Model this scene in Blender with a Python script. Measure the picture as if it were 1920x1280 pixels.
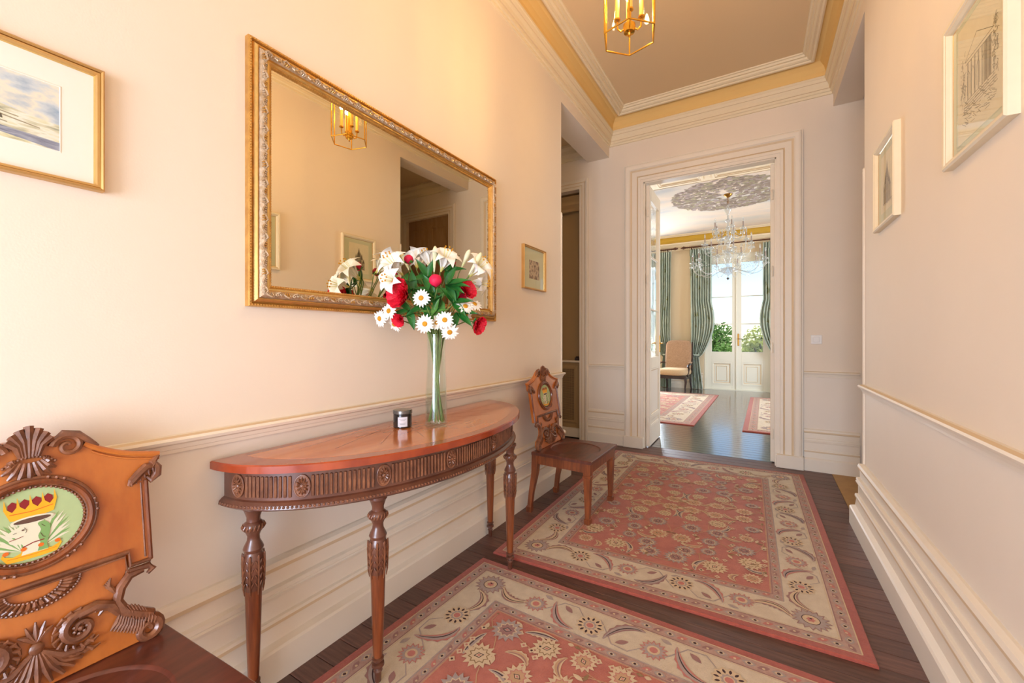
import bpy, math, random
from mathutils import Vector, Matrix
random.seed(7)
scene = bpy.context.scene
for o in list(bpy.data.objects): bpy.data.objects.remove(o)
col = scene.collection
PI = math.pi

def lin(v):
    v /= 255.0
    return v/12.92 if v <= .04045 else ((v+.055)/1.055)**2.4
def C(r, g, b): return (lin(r), lin(g), lin(b), 1.0)

# ------------------------------------------------------------------ camera
CAMZ = 1.3
FPX, YAW, HORIZON = 784.0, math.radians(31.15), 634.4     # in the 1920x1280 frame
cam_d = bpy.data.cameras.new('camera')
cam_d.sensor_width = 36; cam_d.lens = FPX/1920*36
cam_d.shift_y = -(640-HORIZON)/1920
cam_d.clip_start = .02
cam = bpy.data.objects.new('camera', cam_d); col.objects.link(cam)
cam.location = (0, 0, CAMZ); cam.rotation_euler = (PI/2, 0, YAW)
scene.camera = cam

# ------------------------------------------------------------------ world, sun, window light, exposure
w = bpy.data.worlds.new('sky'); scene.world = w; w.use_nodes = True
nt = w.node_tree; bg = nt.nodes['Background']
sky = nt.nodes.new('ShaderNodeTexSky'); sky.sky_type = 'NISHITA'; sky.sun_disc = False
sky.sun_elevation = math.radians(60); sky.sun_rotation = math.radians(90)
sky.air_density = 1.0; sky.dust_density = .3
nt.links.new(sky.outputs[0], bg.inputs[0]); bg.inputs[1].default_value = 0.26

def light(name, kind, loc, rot, energy, color, size=None, size_y=None, radius=None):
    d = bpy.data.lights.new(name, kind); d.energy = energy; d.color = color
    if kind == 'AREA':
        d.shape = 'RECTANGLE'; d.size = size; d.size_y = size_y
    if radius is not None:
        if kind == 'SUN': d.angle = radius
        else: d.shadow_soft_size = radius
    o = bpy.data.objects.new(name, d); col.objects.link(o)
    o.location = loc; o.rotation_euler = rot
    return o
light('sun', 'SUN', (8, 14, 14), (0, math.radians(46), 0), 3.0, (1, .95, .85), radius=.009)
# daylight through the glazed front door behind the camera
light('front_door_daylight', 'AREA', (-.40, -2.52, 1.1), (PI/2, 0, 0), 162, (.70, .81, 1.0), 1.7, 1.9)
# daylight through the salon's other tall windows
light('salon_window_daylight', 'AREA', (-3.05, 11.5, 1.9), (PI/2, 0, PI), 215, (.78, .88, 1.0), 1.2, 2.6)
light('salon_side_window_daylight', 'AREA', (3.25, 9.0, 1.9), (PI/2, 0, PI/2), 165, (.78, .88, 1.0), 1.4, 2.6)
scene.view_settings.view_transform = 'Standard'
scene.view_settings.look = 'None'
scene.view_settings.gamma = 1.0
scene.view_settings.use_curve_mapping = False
scene.view_settings.exposure = 0.12

# ------------------------------------------------------------------ pixel helper (a ray; distance always from a plane or a depth)
cY, sY = math.cos(YAW), math.sin(YAW)
def ray(u, v):
    a = (u-960)/FPX
    return Vector((a*cY-sY, a*sY+cY, -(v-HORIZON)/FPX))
def at_depth(u, v, dep): return Vector((0, 0, CAMZ)) + ray(u, v)*dep

# ------------------------------------------------------------------ materials
MATS = {}
def mat(name, c, rough=.5, metal=0, var=.0, vscale=8, bump=0, bscale=60, coat=0, stretch=None, c2=None, spec=.5,
        emit=None, estr=0, rand=0, sheen=0):
    m = bpy.data.materials.new(name); m.use_nodes = True; MATS[name] = m
    t = m.node_tree; b = t.nodes['Principled BSDF']
    b.inputs['Roughness'].default_value = rough; b.inputs['Metallic'].default_value = metal
    b.inputs['Base Color'].default_value = c
    b.inputs['Specular IOR Level'].default_value = spec
    b.inputs['Coat Weight'].default_value = coat; b.inputs['Coat Roughness'].default_value = .12
    if sheen: b.inputs['Sheen Weight'].default_value = sheen
    if emit:
        b.inputs['Emission Color'].default_value = emit; b.inputs['Emission Strength'].default_value = estr
    tc = t.nodes.new('ShaderNodeTexCoord'); mp = t.nodes.new('ShaderNodeMapping')
    t.links.new(tc.outputs['Object'], mp.inputs[0])
    if stretch: mp.inputs['Scale'].default_value = stretch
    out = None
    if var or c2:
        n = t.nodes.new('ShaderNodeTexNoise'); n.inputs['Scale'].default_value = vscale; n.inputs['Detail'].default_value = 5
        n.inputs['Roughness'].default_value = .6
        t.links.new(mp.outputs[0], n.inputs['Vector'])
        r = t.nodes.new('ShaderNodeValToRGB'); e = r.color_ramp.elements
        e[0].position = .3; e[1].position = .7
        if c2: e[0].color = c2; e[1].color = c
        else:
            e[0].color = tuple(x*(1-var) for x in c[:3])+(1,); e[1].color = tuple(min(1, x*(1+var)) for x in c[:3])+(1,)
        t.links.new(n.outputs['Fac'], r.inputs[0]); out = r.outputs[0]
    if rand:
        oi = t.nodes.new('ShaderNodeObjectInfo'); hs = t.nodes.new('ShaderNodeHueSaturation')
        mr = t.nodes.new('ShaderNodeMapRange'); mr.inputs[3].default_value = 1-rand; mr.inputs[4].default_value = 1+rand
        t.links.new(oi.outputs['Random'], mr.inputs[0]); t.links.new(mr.outputs[0], hs.inputs['Value'])
        if out: t.links.new(out, hs.inputs['Color'])
        else: hs.inputs['Color'].default_value = c
        out = hs.outputs[0]
    if out: t.links.new(out, b.inputs['Base Color'])
    if bump:
        n2 = t.nodes.new('ShaderNodeTexNoise'); n2.inputs['Scale'].default_value = bscale; n2.inputs['Detail'].default_value = 3
        t.links.new(mp.outputs[0], n2.inputs['Vector'])
        bp = t.nodes.new('ShaderNodeBump'); bp.inputs['Strength'].default_value = bump; bp.inputs['Distance'].default_value = .01
        t.links.new(n2.outputs['Fac'], bp.inputs['Height']); t.links.new(bp.outputs[0], b.inputs['Normal'])
    return m
def thin_glass(name, tint=(.96, .98, .97, 1), refl=(1, 1, 1, 1), ior=1.45, rough=.0, haze=0):
    m = bpy.data.materials.new(name); m.use_nodes = True; MATS[name] = m
    t = m.node_tree
    for n in list(t.nodes):
        if n.type != 'OUTPUT_MATERIAL': t.nodes.remove(n)
    out = [n for n in t.nodes if n.type == 'OUTPUT_MATERIAL'][0]
    tr = t.nodes.new('ShaderNodeBsdfTransparent'); tr.inputs[0].default_value = tint
    gl = t.nodes.new('ShaderNodeBsdfGlossy'); gl.inputs[0].default_value = refl; gl.inputs['Roughness'].default_value = rough
    lw = t.nodes.new('ShaderNodeLayerWeight'); pw = t.nodes.new('ShaderNodeMath'); pw.operation = 'POWER'; pw.inputs[1].default_value = 4
    ma = t.nodes.new('ShaderNodeMath'); ma.operation = 'MULTIPLY_ADD'; f0 = ((ior-1)/(ior+1))**2
    ma.inputs[1].default_value = .7*(1-f0); ma.inputs[2].default_value = f0
    lw.inputs[0].default_value = .5
    mx = t.nodes.new('ShaderNodeMixShader')
    t.links.new(lw.outputs['Facing'], pw.inputs[0]); t.links.new(pw.outputs[0], ma.inputs[0])
    t.links.new(ma.outputs[0], mx.inputs[0]); t.links.new(tr.outputs[0], mx.inputs[1]); t.links.new(gl.outputs[0], mx.inputs[2])
    last = mx
    if haze:
        df = t.nodes.new('ShaderNodeBsdfDiffuse'); df.inputs[0].default_value = (.9, .92, .92, 1)
        m2 = t.nodes.new('ShaderNodeMixShader'); m2.inputs[0].default_value = haze
        t.links.new(mx.outputs[0], m2.inputs[1]); t.links.new(df.outputs[0], m2.inputs[2]); last = m2
    t.links.new(last.outputs[0], out.inputs[0])
    return m

WALLC = C(241, 225, 205)
mat('wall', WALLC, .75, var=.015, vscale=2, bump=.03, bscale=180)
mat('dado', C(240, 227, 211), .6, var=.012, vscale=3, bump=.02, bscale=150)
mat('trim', C(242, 229, 210), .45, var=.015, vscale=5)
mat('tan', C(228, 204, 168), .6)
mat('cove', C(242, 202, 128), .8)
mat('ceil', C(234, 206, 164), .85)
mat('cornice', C(242, 224, 190), .7)
mat('plank', C(118, 82, 70), .42, c2=C(80, 52, 44), vscale=5, stretch=(1.2, 14, 14), bump=.12, bscale=30, rand=.22, spec=.5)
mat('plank_salon', C(76, 52, 48), .2, c2=C(50, 34, 33), vscale=5, stretch=(1.0, 14, 14), bump=.06, bscale=22, rand=.2, spec=1.0, coat=.8)
mat('subfloor', C(116, 96, 84), .9)
mat('tanfloor', C(190, 152, 100), .6, var=.08, vscale=12)
mat('fruitwood', C(206, 122, 52), .3, c2=C(168, 84, 30), vscale=3, stretch=(2.5, 2.5, .9), coat=.35, bump=.02, bscale=90)
mat('carved', C(150, 94, 62), .34, c2=C(92, 50, 32), vscale=22, coat=.35, bump=.1, bscale=140)
mat('seatwood', C(112, 56, 40), .32, c2=C(76, 38, 28), vscale=3, stretch=(10, 1.5, 1), coat=.3)
mat('legwood', C(152, 80, 40), .3, c2=C(92, 44, 24), vscale=3, stretch=(14, 14, 1.2), coat=.35)
mat('darkwood', C(118, 70, 50), .3, c2=C(80, 44, 32), vscale=9, coat=.4, bump=.03, bscale=110)
mat('tabletop', C(216, 132, 66), .14, c2=C(198, 110, 52), vscale=3, stretch=(6, 1.2, 1), coat=.6)
mat('crossband', C(184, 96, 50), .14, c2=C(148, 68, 36), vscale=6, stretch=(4, 4, 1), coat=.6)
mat('redband', C(176, 72, 30), .2, c2=C(138, 50, 24), vscale=9, coat=.5)
mat('gold', C(218, 170, 92), .36, .6, c2=C(186, 134, 66), vscale=26)
mat('gold_pale', C(224, 190, 120), .3, .8, var=.1, vscale=40)
mat('silver_leaf', C(218, 198, 172), .4, .45, c2=C(176, 142, 100), vscale=50, bump=.2, bscale=120)
mat('brass', C(232, 178, 66), .2, .95)
mat('brass_dark', C(160, 118, 54), .3, .9)
mat('candle_sleeve', C(240, 196, 92), .5)
mat('bulb', C(255, 230, 170), .4, emit=(1, .64, .245, 1), estr=470)  # glow added to unlit lantern bulbs to warm upper walls and ceiling
mat('mat_board', C(248, 240, 226), .9)
mat('mat_green', C(206, 206, 176), .9)
mat('paper_sketch', C(226, 214, 182), .9, var=.05, vscale=9)
mat('ink', C(112, 100, 80), .9, var=.2, vscale=30)
mat('ink_pale', C(168, 156, 126), .9, var=.15, vscale=30)
mat('frame_cream', C(238, 222, 190), .45, var=.03, vscale=12)
mat('frame_gold', C(206, 162, 96), .4, .45, var=.08, vscale=10)
mat('white_plastic', C(240, 234, 226), .35)
mat('grille', C(92, 72, 48), .6)
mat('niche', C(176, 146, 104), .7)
mat('white_petal', C(250, 246, 236), .55)
mat('lily_throat', C(224, 214, 120), .6)
mat('lily_bud', C(222, 222, 150), .5, c2=C(246, 240, 210), vscale=14)
mat('peony_red', C(238, 16, 52), .6, c2=C(202, 6, 36), vscale=30)
mat('peony_pink', C(236, 24, 84), .6, c2=C(206, 12, 60), vscale=18)
mat('peony_dark', C(178, 10, 40), .6)
mat('daisy_eye', C(214, 150, 24), .7, bump=.5, bscale=300)
mat('leaf', C(44, 122, 44), .42, c2=C(26, 84, 34), vscale=18)
mat('leaf_light', C(98, 150, 66), .45, c2=C(60, 112, 44), vscale=18)
mat('stem', C(134, 152, 78), .5, c2=C(92, 118, 52), vscale=12)
mat('candle_jar', C(34, 28, 26), .08, coat=.6)
mat('lid', C(120, 118, 114), .25, .7)
mat('label_white', C(226, 226, 232), .7)
mat('label_ink', C(150, 150, 158), .8)
mat('coral', C(182, 86, 64), .95, c2=C(162, 68, 52), vscale=40, bump=.5, bscale=420, sheen=.3)
mat('field', C(200, 114, 90), .95, c2=C(180, 92, 72), vscale=16, bump=.5, bscale=420, sheen=.3)
mat('ivory', C(224, 204, 174), .95, c2=C(208, 186, 156), vscale=20, bump=.5, bscale=420, sheen=.3)
mat('guard', C(198, 164, 148), .95, c2=C(180, 142, 128), vscale=40, bump=.5, bscale=420)
mat('r_beige', C(212, 186, 152), .95, var=.06, vscale=60)
mat('r_mauve', C(158, 118, 112), .95, var=.08, vscale=60)
mat('r_pink', C(192, 122, 112), .95, var=.08, vscale=60)
mat('r_grey', C(172, 154, 146), .95, var=.08, vscale=60)
mat('r_dark', C(66, 42, 44), .95)
mat('r_line', C(196, 156, 120), .95)
mat('r_olive', C(150, 120, 84), .95, var=.1, vscale=60)
mat('crest_green', C(178, 196, 140), .55, var=.04, vscale=30)
mat('crest_gold', C(244, 176, 30), .5, var=.06, vscale=50)
mat('crest_red', C(140, 26, 30), .5)
mat('crest_white', C(226, 220, 190), .6)
mat('crest_orange', C(226, 110, 26), .5)
mat('crest_brown', C(96, 66, 50), .6)
mat('crest_leafgreen', C(128, 168, 96), .6)
mat('curtain', C(200, 208, 190), .75, c2=C(160, 178, 164), vscale=7, stretch=(1, 1, .6), sheen=.2)
mat('curtain_pattern', C(176, 166, 104), .7, c2=C(112, 128, 84), vscale=9)
mat('rod', C(92, 54, 32), .4, .3)
mat('salon_wall', C(226, 206, 172), .8)
mat('salon_gold', C(206, 164, 52), .6)
mat('window_paint', C(238, 236, 220), .4)
mat('uphol', C(186, 152, 122), .9, c2=C(158, 124, 96), vscale=45, bump=.2, bscale=160)
mat('uphol_seat', C(200, 172, 134), .9, var=.06, vscale=30)
mat('chairdark', C(44, 26, 22), .3, coat=.3)
mat('exterior_stone', C(200, 190, 170), .9, var=.06, vscale=3)
mat('grass', C(104, 130, 58), .9, var=.2, vscale=2)
mat('tree_green', C(122, 158, 58), .7, c2=C(74, 112, 40), vscale=1.6)
mat('tree_yellow', C(196, 190, 70), .7, c2=C(142, 156, 60), vscale=1.6)
mat('bark', C(92, 76, 60), .9)
mat('sweet_brown', C(176, 142, 102), .5, c2=C(156, 120, 82), vscale=4, stretch=(6, 6, 1))
mat('medallion', C(164, 146, 128), .9, c2=C(134, 116, 102), vscale=12)
thin_glass('glass', (.97, .985, .98, 1), ior=1.12)
thin_glass('picture_glass', (.985, .99, .985, 1), ior=1.15)
thin_glass('lantern_glass', (.98, .98, .95, 1), ior=1.2)
thin_glass('vase_glass', (.93, .96, .94, 1), ior=1.5)
thin_glass('crystal', (.86, .88, .88, 1), ior=1.9, rough=.05, haze=.22)
thin_glass('water', (.97, .985, .97, 1), ior=1.12)
mg = bpy.data.materials.new('mirror_glass'); mg.use_nodes = True; MATS['mirror_glass'] = mg
b = mg.node_tree.nodes['Principled BSDF']; b.inputs['Metallic'].default_value = 1; b.inputs['Roughness'].default_value = .0
b.inputs['Base Color'].default_value = (.82, .76, .60, 1)

def mural_material(name, cols, sc, stretch=(1, 1, 1)):
    m = bpy.data.materials.new(name); m.use_nodes = True; MATS[name] = m
    t = m.node_tree; bb = t.nodes['Principled BSDF']; bb.inputs['Roughness'].default_value = .9
    tc = t.nodes.new('ShaderNodeTexCoord'); mp = t.nodes.new('ShaderNodeMapping'); mp.inputs['Scale'].default_value = stretch
    n = t.nodes.new('ShaderNodeTexNoise'); n.inputs['Scale'].default_value = sc; n.inputs['Detail'].default_value = 6
    r = t.nodes.new('ShaderNodeValToRGB')
    t.links.new(tc.outputs['Object'], mp.inputs[0]); t.links.new(mp.outputs[0], n.inputs['Vector'])
    t.links.new(n.outputs['Fac'], r.inputs[0]); t.links.new(r.outputs[0], bb.inputs['Base Color'])
    el = r.color_ramp.elements
    while len(el) > 1: el.remove(el[-1])
    for i, (p, c) in enumerate(cols):
        if i == 0: el[0].position = p; el[0].color = c
        else:
            e = el.new(p); e.color = c
    return m
mural_material('sky_mural', [(.3, C(168, 176, 184)), (.45, C(214, 204, 190)), (.58, C(232, 212, 190)), (.75, C(196, 192, 190))], .9, (.5, 1.4, 1))
mural_material('watercolour_sky', [(.3, C(150, 170, 190)), (.45, C(206, 212, 214)), (.55, C(236, 228, 206)), (.7, C(176, 190, 204))], 16, (1, .8, 1.6))
mural_material('watercolour_field', [(.3, C(150, 150, 130)), (.42, C(214, 208, 176)), (.5, C(238, 234, 218)), (.62, C(220, 214, 170)), (.75, C(120, 122, 120))], 22, (1, .6, 2.4))
mural_material('watercolour_water', [(.3, C(84, 88, 110)), (.5, C(170, 172, 184)), (.7, C(110, 112, 130))], 30, (1, .4, 3))
mural_material('small_print', [(.3, C(84, 66, 62)), (.45, C(150, 128, 112)), (.55, C(206, 184, 156)), (.7, C(110, 96, 84))], 26)

# ------------------------------------------------------------------ mesh builder
class MB:
    def __init__(s): s.v = []; s.f = []; s.m = []; s.mats = []
    def mi(s, name):
        if name not in s.mats: s.mats.append(name)
        return s.mats.index(name)
    def add(s, vs, fs, m):
        n = len(s.v); s.v += [tuple(x) for x in vs]; k = s.mi(m)
        for f in fs: s.f.append(tuple(i+n for i in f)); s.m.append(k)
    def box(s, a, b, m):
        x0, y0, z0 = a; x1, y1, z1 = b
        s.add([(x0,y0,z0),(x1,y0,z0),(x1,y1,z0),(x0,y1,z0),(x0,y0,z1),(x1,y0,z1),(x1,y1,z1),(x0,y1,z1)],
              [(0,3,2,1),(4,5,6,7),(0,1,5,4),(1,2,6,5),(2,3,7,6),(3,0,4,7)], m)
    def cbox(s, a, b, m, c=.004):           # box with chamfered edges
        x0, y0, z0 = a; x1, y1, z1 = b
        V = []; F = []
        def P8(ix, iy, iz, ax):
            X = (x0, x1)[ix]; Y = (y0, y1)[iy]; Z = (z0, z1)[iz]
            sx, sy, sz = (1, -1)[ix]*c, (1, -1)[iy]*c, (1, -1)[iz]*c
            return (X+(sx if ax != 0 else 0), Y+(sy if ax != 1 else 0), Z+(sz if ax != 2 else 0))
        idx = {}
        for ix in (0,1):
            for iy in (0,1):
                for iz in (0,1):
                    for ax in (0,1,2): idx[ix,iy,iz,ax] = len(V); V.append(P8(ix,iy,iz,ax))
        for s_ in (0,1):
            F.append((idx[s_,0,0,0],idx[s_,1,0,0],idx[s_,1,1,0],idx[s_,0,1,0]))
            F.append((idx[0,s_,0,1],idx[1,s_,0,1],idx[1,s_,1,1],idx[0,s_,1,1]))
            F.append((idx[0,0,s_,2],idx[1,0,s_,2],idx[1,1,s_,2],idx[0,1,s_,2]))
        for i in (0,1):
            for j in (0,1):
                F.append((idx[0,i,j,1],idx[1,i,j,1],idx[1,i,j,2],idx[0,i,j,2]))
                F.append((idx[i,0,j,0],idx[i,1,j,0],idx[i,1,j,2],idx[i,0,j,2]))
                F.append((idx[i,j,0,0],idx[i,j,1,0],idx[i,j,1,1],idx[i,j,0,1]))
        for i in (0,1):
            for j in (0,1):
                for k in (0,1): F.append((idx[i,j,k,0],idx[i,j,k,1],idx[i,j,k,2]))
        s.add(V, F, m)
    def prism(s, poly, e0, e1, m, f=lambda a, b, e: (a, b, e), bev=0, side=None):
        n = len(poly)
        loops = [(poly, e0), (poly, e1)]
        if bev:
            ar = sum(poly[i][0]*poly[(i+1)%n][1]-poly[(i+1)%n][0]*poly[i][1] for i in range(n))
            sg = 1 if ar > 0 else -1
            ins = []
            for i in range(n):
                p, q, r = Vector(poly[i-1]), Vector(poly[i]), Vector(poly[(i+1) % n])
                d1 = (q-p).normalized(); d2 = (r-q).normalized()
                nn = Vector((-d1.y-d2.y, d1.x+d2.x))*sg
                l = nn.length
                nn = nn/l if l > 1e-6 else Vector((0, 0))
                k = bev/max(.45, math.sqrt(max(0, (1+d1.dot(d2))/2)))
                ins.append((q.x+nn.x*k, q.y+nn.y*k))
            loops = [(poly, e0), (poly, e1-bev if e1 > e0 else e1+bev), (ins, e1)]
        V = []
        for pl, e in loops: V += [f(a, b, e) for a, b in pl]
        F = [tuple(range(n-1, -1, -1)), tuple(range((len(loops)-1)*n, len(loops)*n))]
        s.add(V, F, m)
        S = []
        for k in range(len(loops)-1):
            for i in range(n): j = (i+1) % n; S.append((k*n+i, k*n+j, (k+1)*n+j, (k+1)*n+i))
        s.add(V, S, side or m)
    def flat(s, poly, e, m, f=lambda a, b, e: (a, b, e)):
        s.add([f(a, b, e) for a, b in poly], [tuple(range(len(poly)))], m)
    def lathe(s, prof, m, n=20, o=(0, 0, 0), M=None, ripple=None):
        V = []
        for k, (r, z) in enumerate(prof):
            for i in range(n):
                a = 2*PI*i/n; rr = r*(ripple(a, k) if ripple else 1)
                p = Vector((rr*math.cos(a), rr*math.sin(a), z))
                if M is not None: p = M @ p
                V.append((p.x+o[0], p.y+o[1], p.z+o[2]))
        F = []
        for k in range(len(prof)-1):
            for i in range(n): j = (i+1) % n; F.append((k*n+i, k*n+j, (k+1)*n+j, (k+1)*n+i))
        if prof[0][0] > 1e-5: F.append(tuple(range(n-1, -1, -1)))
        if prof[-1][0] > 1e-5: F.append(tuple((len(prof)-1)*n+i for i in range(n)))
        s.add(V, F, m)
    def tube(s, pts, rad, m, n=8, flatv=None, closed=False):
        pts = [Vector(p) for p in pts]; N = len(pts)
        if not isinstance(rad, (list, tuple)): rad = [rad]*N
        V = []; F = []
        up = None
        for i, p in enumerate(pts):
            if closed: d = pts[(i+1) % N]-pts[i-1]
            else: d = pts[min(i+1, N-1)]-pts[max(i-1, 0)]
            if d.length < 1e-9: d = Vector((0, 0, 1))
            d.normalize()
            if flatv is not None: u = Vector(flatv)
            else: u = up if up is not None else (Vector((0, 0, 1)) if abs(d.z) < .9 else Vector((1, 0, 0)))
            u = u-d*u.dot(d)
            if u.length < 1e-6: u = d.orthogonal()
            u.normalize(); up = u
            v = d.cross(u)
            for k in range(n):
                a = 2*PI*k/n; V.append(p+(u*math.cos(a)+v*math.sin(a))*rad[i])
        R = N if closed else N-1
        for i in range(R):
            for k in range(n):
                j = (k+1) % n; i2 = (i+1) % N
                F.append((i*n+k, i*n+j, i2*n+j, i2*n+k))
        if not closed:
            F.append(tuple(range(n-1, -1, -1))); F.append(tuple((N-1)*n+k for k in range(n)))
        s.add(V, F, m)
    def ball(s, c, r, m, n=8, k=5, sc=(1, 1, 1)):
        V = [(c[0], c[1], c[2]-r*sc[2])]; F = []
        for i in range(1, k):
            ph = -PI/2+PI*i/k
            for j in range(n):
                a = 2*PI*j/n
                V.append((c[0]+r*sc[0]*math.cos(ph)*math.cos(a), c[1]+r*sc[1]*math.cos(ph)*math.sin(a), c[2]+r*sc[2]*math.sin(ph)))
        V.append((c[0], c[1], c[2]+r*sc[2])); L = len(V)-1
        for j in range(n):
            F.append((0, 1+(j+1) % n, 1+j)); F.append((L, 1+(k-2)*n+j, 1+(k-2)*n+(j+1) % n))
        for i in range(k-2):
            for j in range(n):
                j2 = (j+1) % n; F.append((1+i*n+j, 1+i*n+j2, 1+(i+1)*n+j2, 1+(i+1)*n+j))
        s.add(V, F, m)
    def sweep(s, path, prof, closed=False, side=1, f=lambda a, b, e: (a, b, e), caps=True):
        # path: 2D points; prof: (d, e, material of the strip that starts here); d is offset to the left (side=1) of the path
        N = len(path); P_ = [Vector(p) for p in path]; off = []
        for i in range(N):
            a = P_[i]-P_[i-1] if (closed or i > 0) else None
            c = P_[(i+1) % N]-P_[i] if (closed or i < N-1) else None
            if a is None: a = c
            if c is None: c = a
            a = a.normalized(); c = c.normalized()
            n1 = Vector((-a.y, a.x)); n2 = Vector((-c.y, c.x))
            nn = n1+n2; nn = nn/max(.2, nn.dot(n1)) if nn.length > 1e-6 else n1
            off.append(nn*side)
        K = len(prof); R = N if closed else N-1
        for k in range(K-1):
            V = []; F = []
            for i in range(N):
                for q in (prof[k], prof[k+1]):
                    p = P_[i]+off[i]*q[0]; V.append(f(p.x, p.y, q[1]))
            for i in range(R):
                j = (i+1) % N; F.append((2*i, 2*j, 2*j+1, 2*i+1))
            s.add(V, F, prof[k][2])
        if caps and not closed:
            for i in (0, N-1):
                V = []
                for q in prof: p = P_[i]+off[i]*q[0]; V.append(f(p.x, p.y, q[1]))
                s.add(V, [tuple(range(K))], prof[0][2])
    def grid(s, fn, nu, nv, m, two=False):
        V = [fn(i/nu, j/nv) for j in range(nv+1) for i in range(nu+1)]; F = []
        for j in range(nv):
            for i in range(nu):
                a = j*(nu+1)+i; F.append((a, a+1, a+nu+2, a+nu+1))
        s.add(V, F, m)
    def build(s, name, parent=None, origin=(0, 0, 0), smooth=35, loc=None):
        me = bpy.data.meshes.new(name)
        ox, oy, oz = origin
        me.from_pydata([(x-ox, y-oy, z-oz) for x, y, z in s.v], [], s.f)
        for n in s.mats: me.materials.append(MATS[n])
        me.polygons.foreach_set('material_index', s.m)
        if smooth:
            me.polygons.foreach_set('use_smooth', [True]*len(s.f))
            me.set_sharp_from_angle(angle=math.radians(smooth))
        me.update()
        o = bpy.data.objects.new(name, me); col.objects.link(o)
        if parent is not None: o.parent = parent
        if loc is not None: o.location = loc
        return o

def empty(name, loc=(0, 0, 0), rz=0, rx=0, ry=0):
    o = bpy.data.objects.new(name, None); col.objects.link(o)
    o.location = loc; o.rotation_euler = (rx, ry, rz); o.empty_display_size = .1
    return o
def tag(o, label=None, cat=None, group=None, kind=None):
    if label: o['label'] = label
    if cat: o['category'] = cat
    if group: o['group'] = group
    if kind: o['kind'] = kind
    return o
def copy_tree(o, parent=None):
    c = o.copy(); col.objects.link(c); c.parent = parent
    for ch in list(o.children): copy_tree(ch, c)
    return c
def inst(src, parent=None, loc=None, rz=None):
    c = src.copy(); col.objects.link(c); c.parent = parent
    if loc is not None: c.location = loc
    if rz is not None: c.rotation_euler = (0, 0, rz)
    return c
def ellipse(cx, cy, a, b, n=40, a0=0, a1=2*PI, close=True):
    k = n if close else n-1
    return [(cx+a*math.cos(a0+(a1-a0)*i/k), cy+b*math.sin(a0+(a1-a0)*i/k)) for i in range(n)]
def spline(pts, n=8):
    out = []
    P_ = [Vector(p) for p in pts]
    for i in range(len(P_)-1):
        p0 = P_[max(i-1, 0)]; p1 = P_[i]; p2 = P_[i+1]; p3 = P_[min(i+2, len(P_)-1)]
        for k in range(n):
            t = k/n
            out.append(.5*((2*p1)+(p2-p0)*t+(2*p0-5*p1+4*p2-p3)*t*t+(3*p1-p0-3*p2+p3)*t**3))
    out.append(P_[-1])
    return out
def spiral(cx, cy, r0, r1, a0, turns, n=28):
    return [(cx+(r0+(r1-r0)*i/(n-1))*math.cos(a0+turns*2*PI*i/(n-1)), cy+(r0+(r1-r0)*i/(n-1))*math.sin(a0+turns*2*PI*i/(n-1))) for i in range(n)]

# ================================================================== THE SETTING
XL, YF0, YE, YE2 = -1.65, -2.6, 5.06, 5.16
CY_L, CY_R = 3.63, 3.70                       # where the two side walls stop at the cross passage
def RX(y): return .585+.014*(3.7-y)           # right wall runs a hair out of parallel
RAILZ, BEAMZ, TOPZ = .93, 3.54, 4.06
OX0, OX1, OZ = -1.23, .10, 3.15               # doorway to the salon
def S(o, label, cat): return tag(o, label, cat, kind='structure')

def wall_cells(mb, x0, x1, y0, y1, z1, holes, zsplit=RAILZ, up='wall', lo='dado', along='x', z0=0):
    # wall box cut by rectangular holes (a0,a1,z0,z1) along its length
    aa0, aa1 = (x0, x1) if along == 'x' else (y0, y1)
    A = sorted({aa0, aa1, *[h[0] for h in holes], *[h[1] for h in holes]})
    Zs = sorted({z0, z1, zsplit, *[h[2] for h in holes], *[h[3] for h in holes]})
    Zs = [z for z in Zs if z0 <= z <= z1]
    for i in range(len(A)-1):
        for k in range(len(Zs)-1):
            ca, cz = (A[i]+A[i+1])/2, (Zs[k]+Zs[k+1])/2
            if any(h[0] < ca < h[1] and h[2] < cz < h[3] for h in holes): continue
            m = lo if cz < zsplit else up
            if along == 'x': mb.box((A[i], y0, Zs[k]), (A[i+1], y1, Zs[k+1]), m)
            else: mb.box((x0, A[i], Zs[k]), (x1, A[i+1], Zs[k+1]), m)

# --- floors: every board its own piece
b = MB(); b.box((-3.6, YF0-.2, -.08), (2.6, YE2, -.022), 'subfloor')
floor = S(b.build('floor', smooth=0), 'dark stained wooden board floor of the entrance hall', 'floor')
PW = .1115
def plank_mesh(L, wdt, m):
    b = MB(); h = wdt/2-.0012; c = .002
    for X0, X1 in ((0, L),):
        prof = [(-h, -.02), (h, -.02), (h, -c), (h-c, 0), (-h+c, 0), (-h, -c)]
        V = [(X0, y, z) for y, z in prof]+[(X1, y, z) for y, z in prof]
        F = [(0,1,2,3,4,5), (11,10,9,8,7,6)]+[(i, 6+i, 6+(i+1) % 6, (i+1) % 6) for i in range(6)]
        b.add(V, F, m)
    return b
src = {}
y = YF0+.03; k = 0
while y < YE2-.02:
    if y < CY_L: x0, x1 = -1.66, .64
    elif y < YE: x0, x1 = -3.55, .55
    else: x0, x1 = -1.24, .11
    L = round(x1-x0, 3)
    if L not in src: src[L] = o = plank_mesh(L, PW, 'plank').build('plank', floor, smooth=0)
    else: o = inst(src[L], floor)
    o.location = (x0, y, 0); y += PW
b = MB(); b.box((.552, CY_R-.06, -.02), (2.5, YE, .001), 'tanfloor'); b.build('passage_floor', floor, smooth=0)

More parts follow.
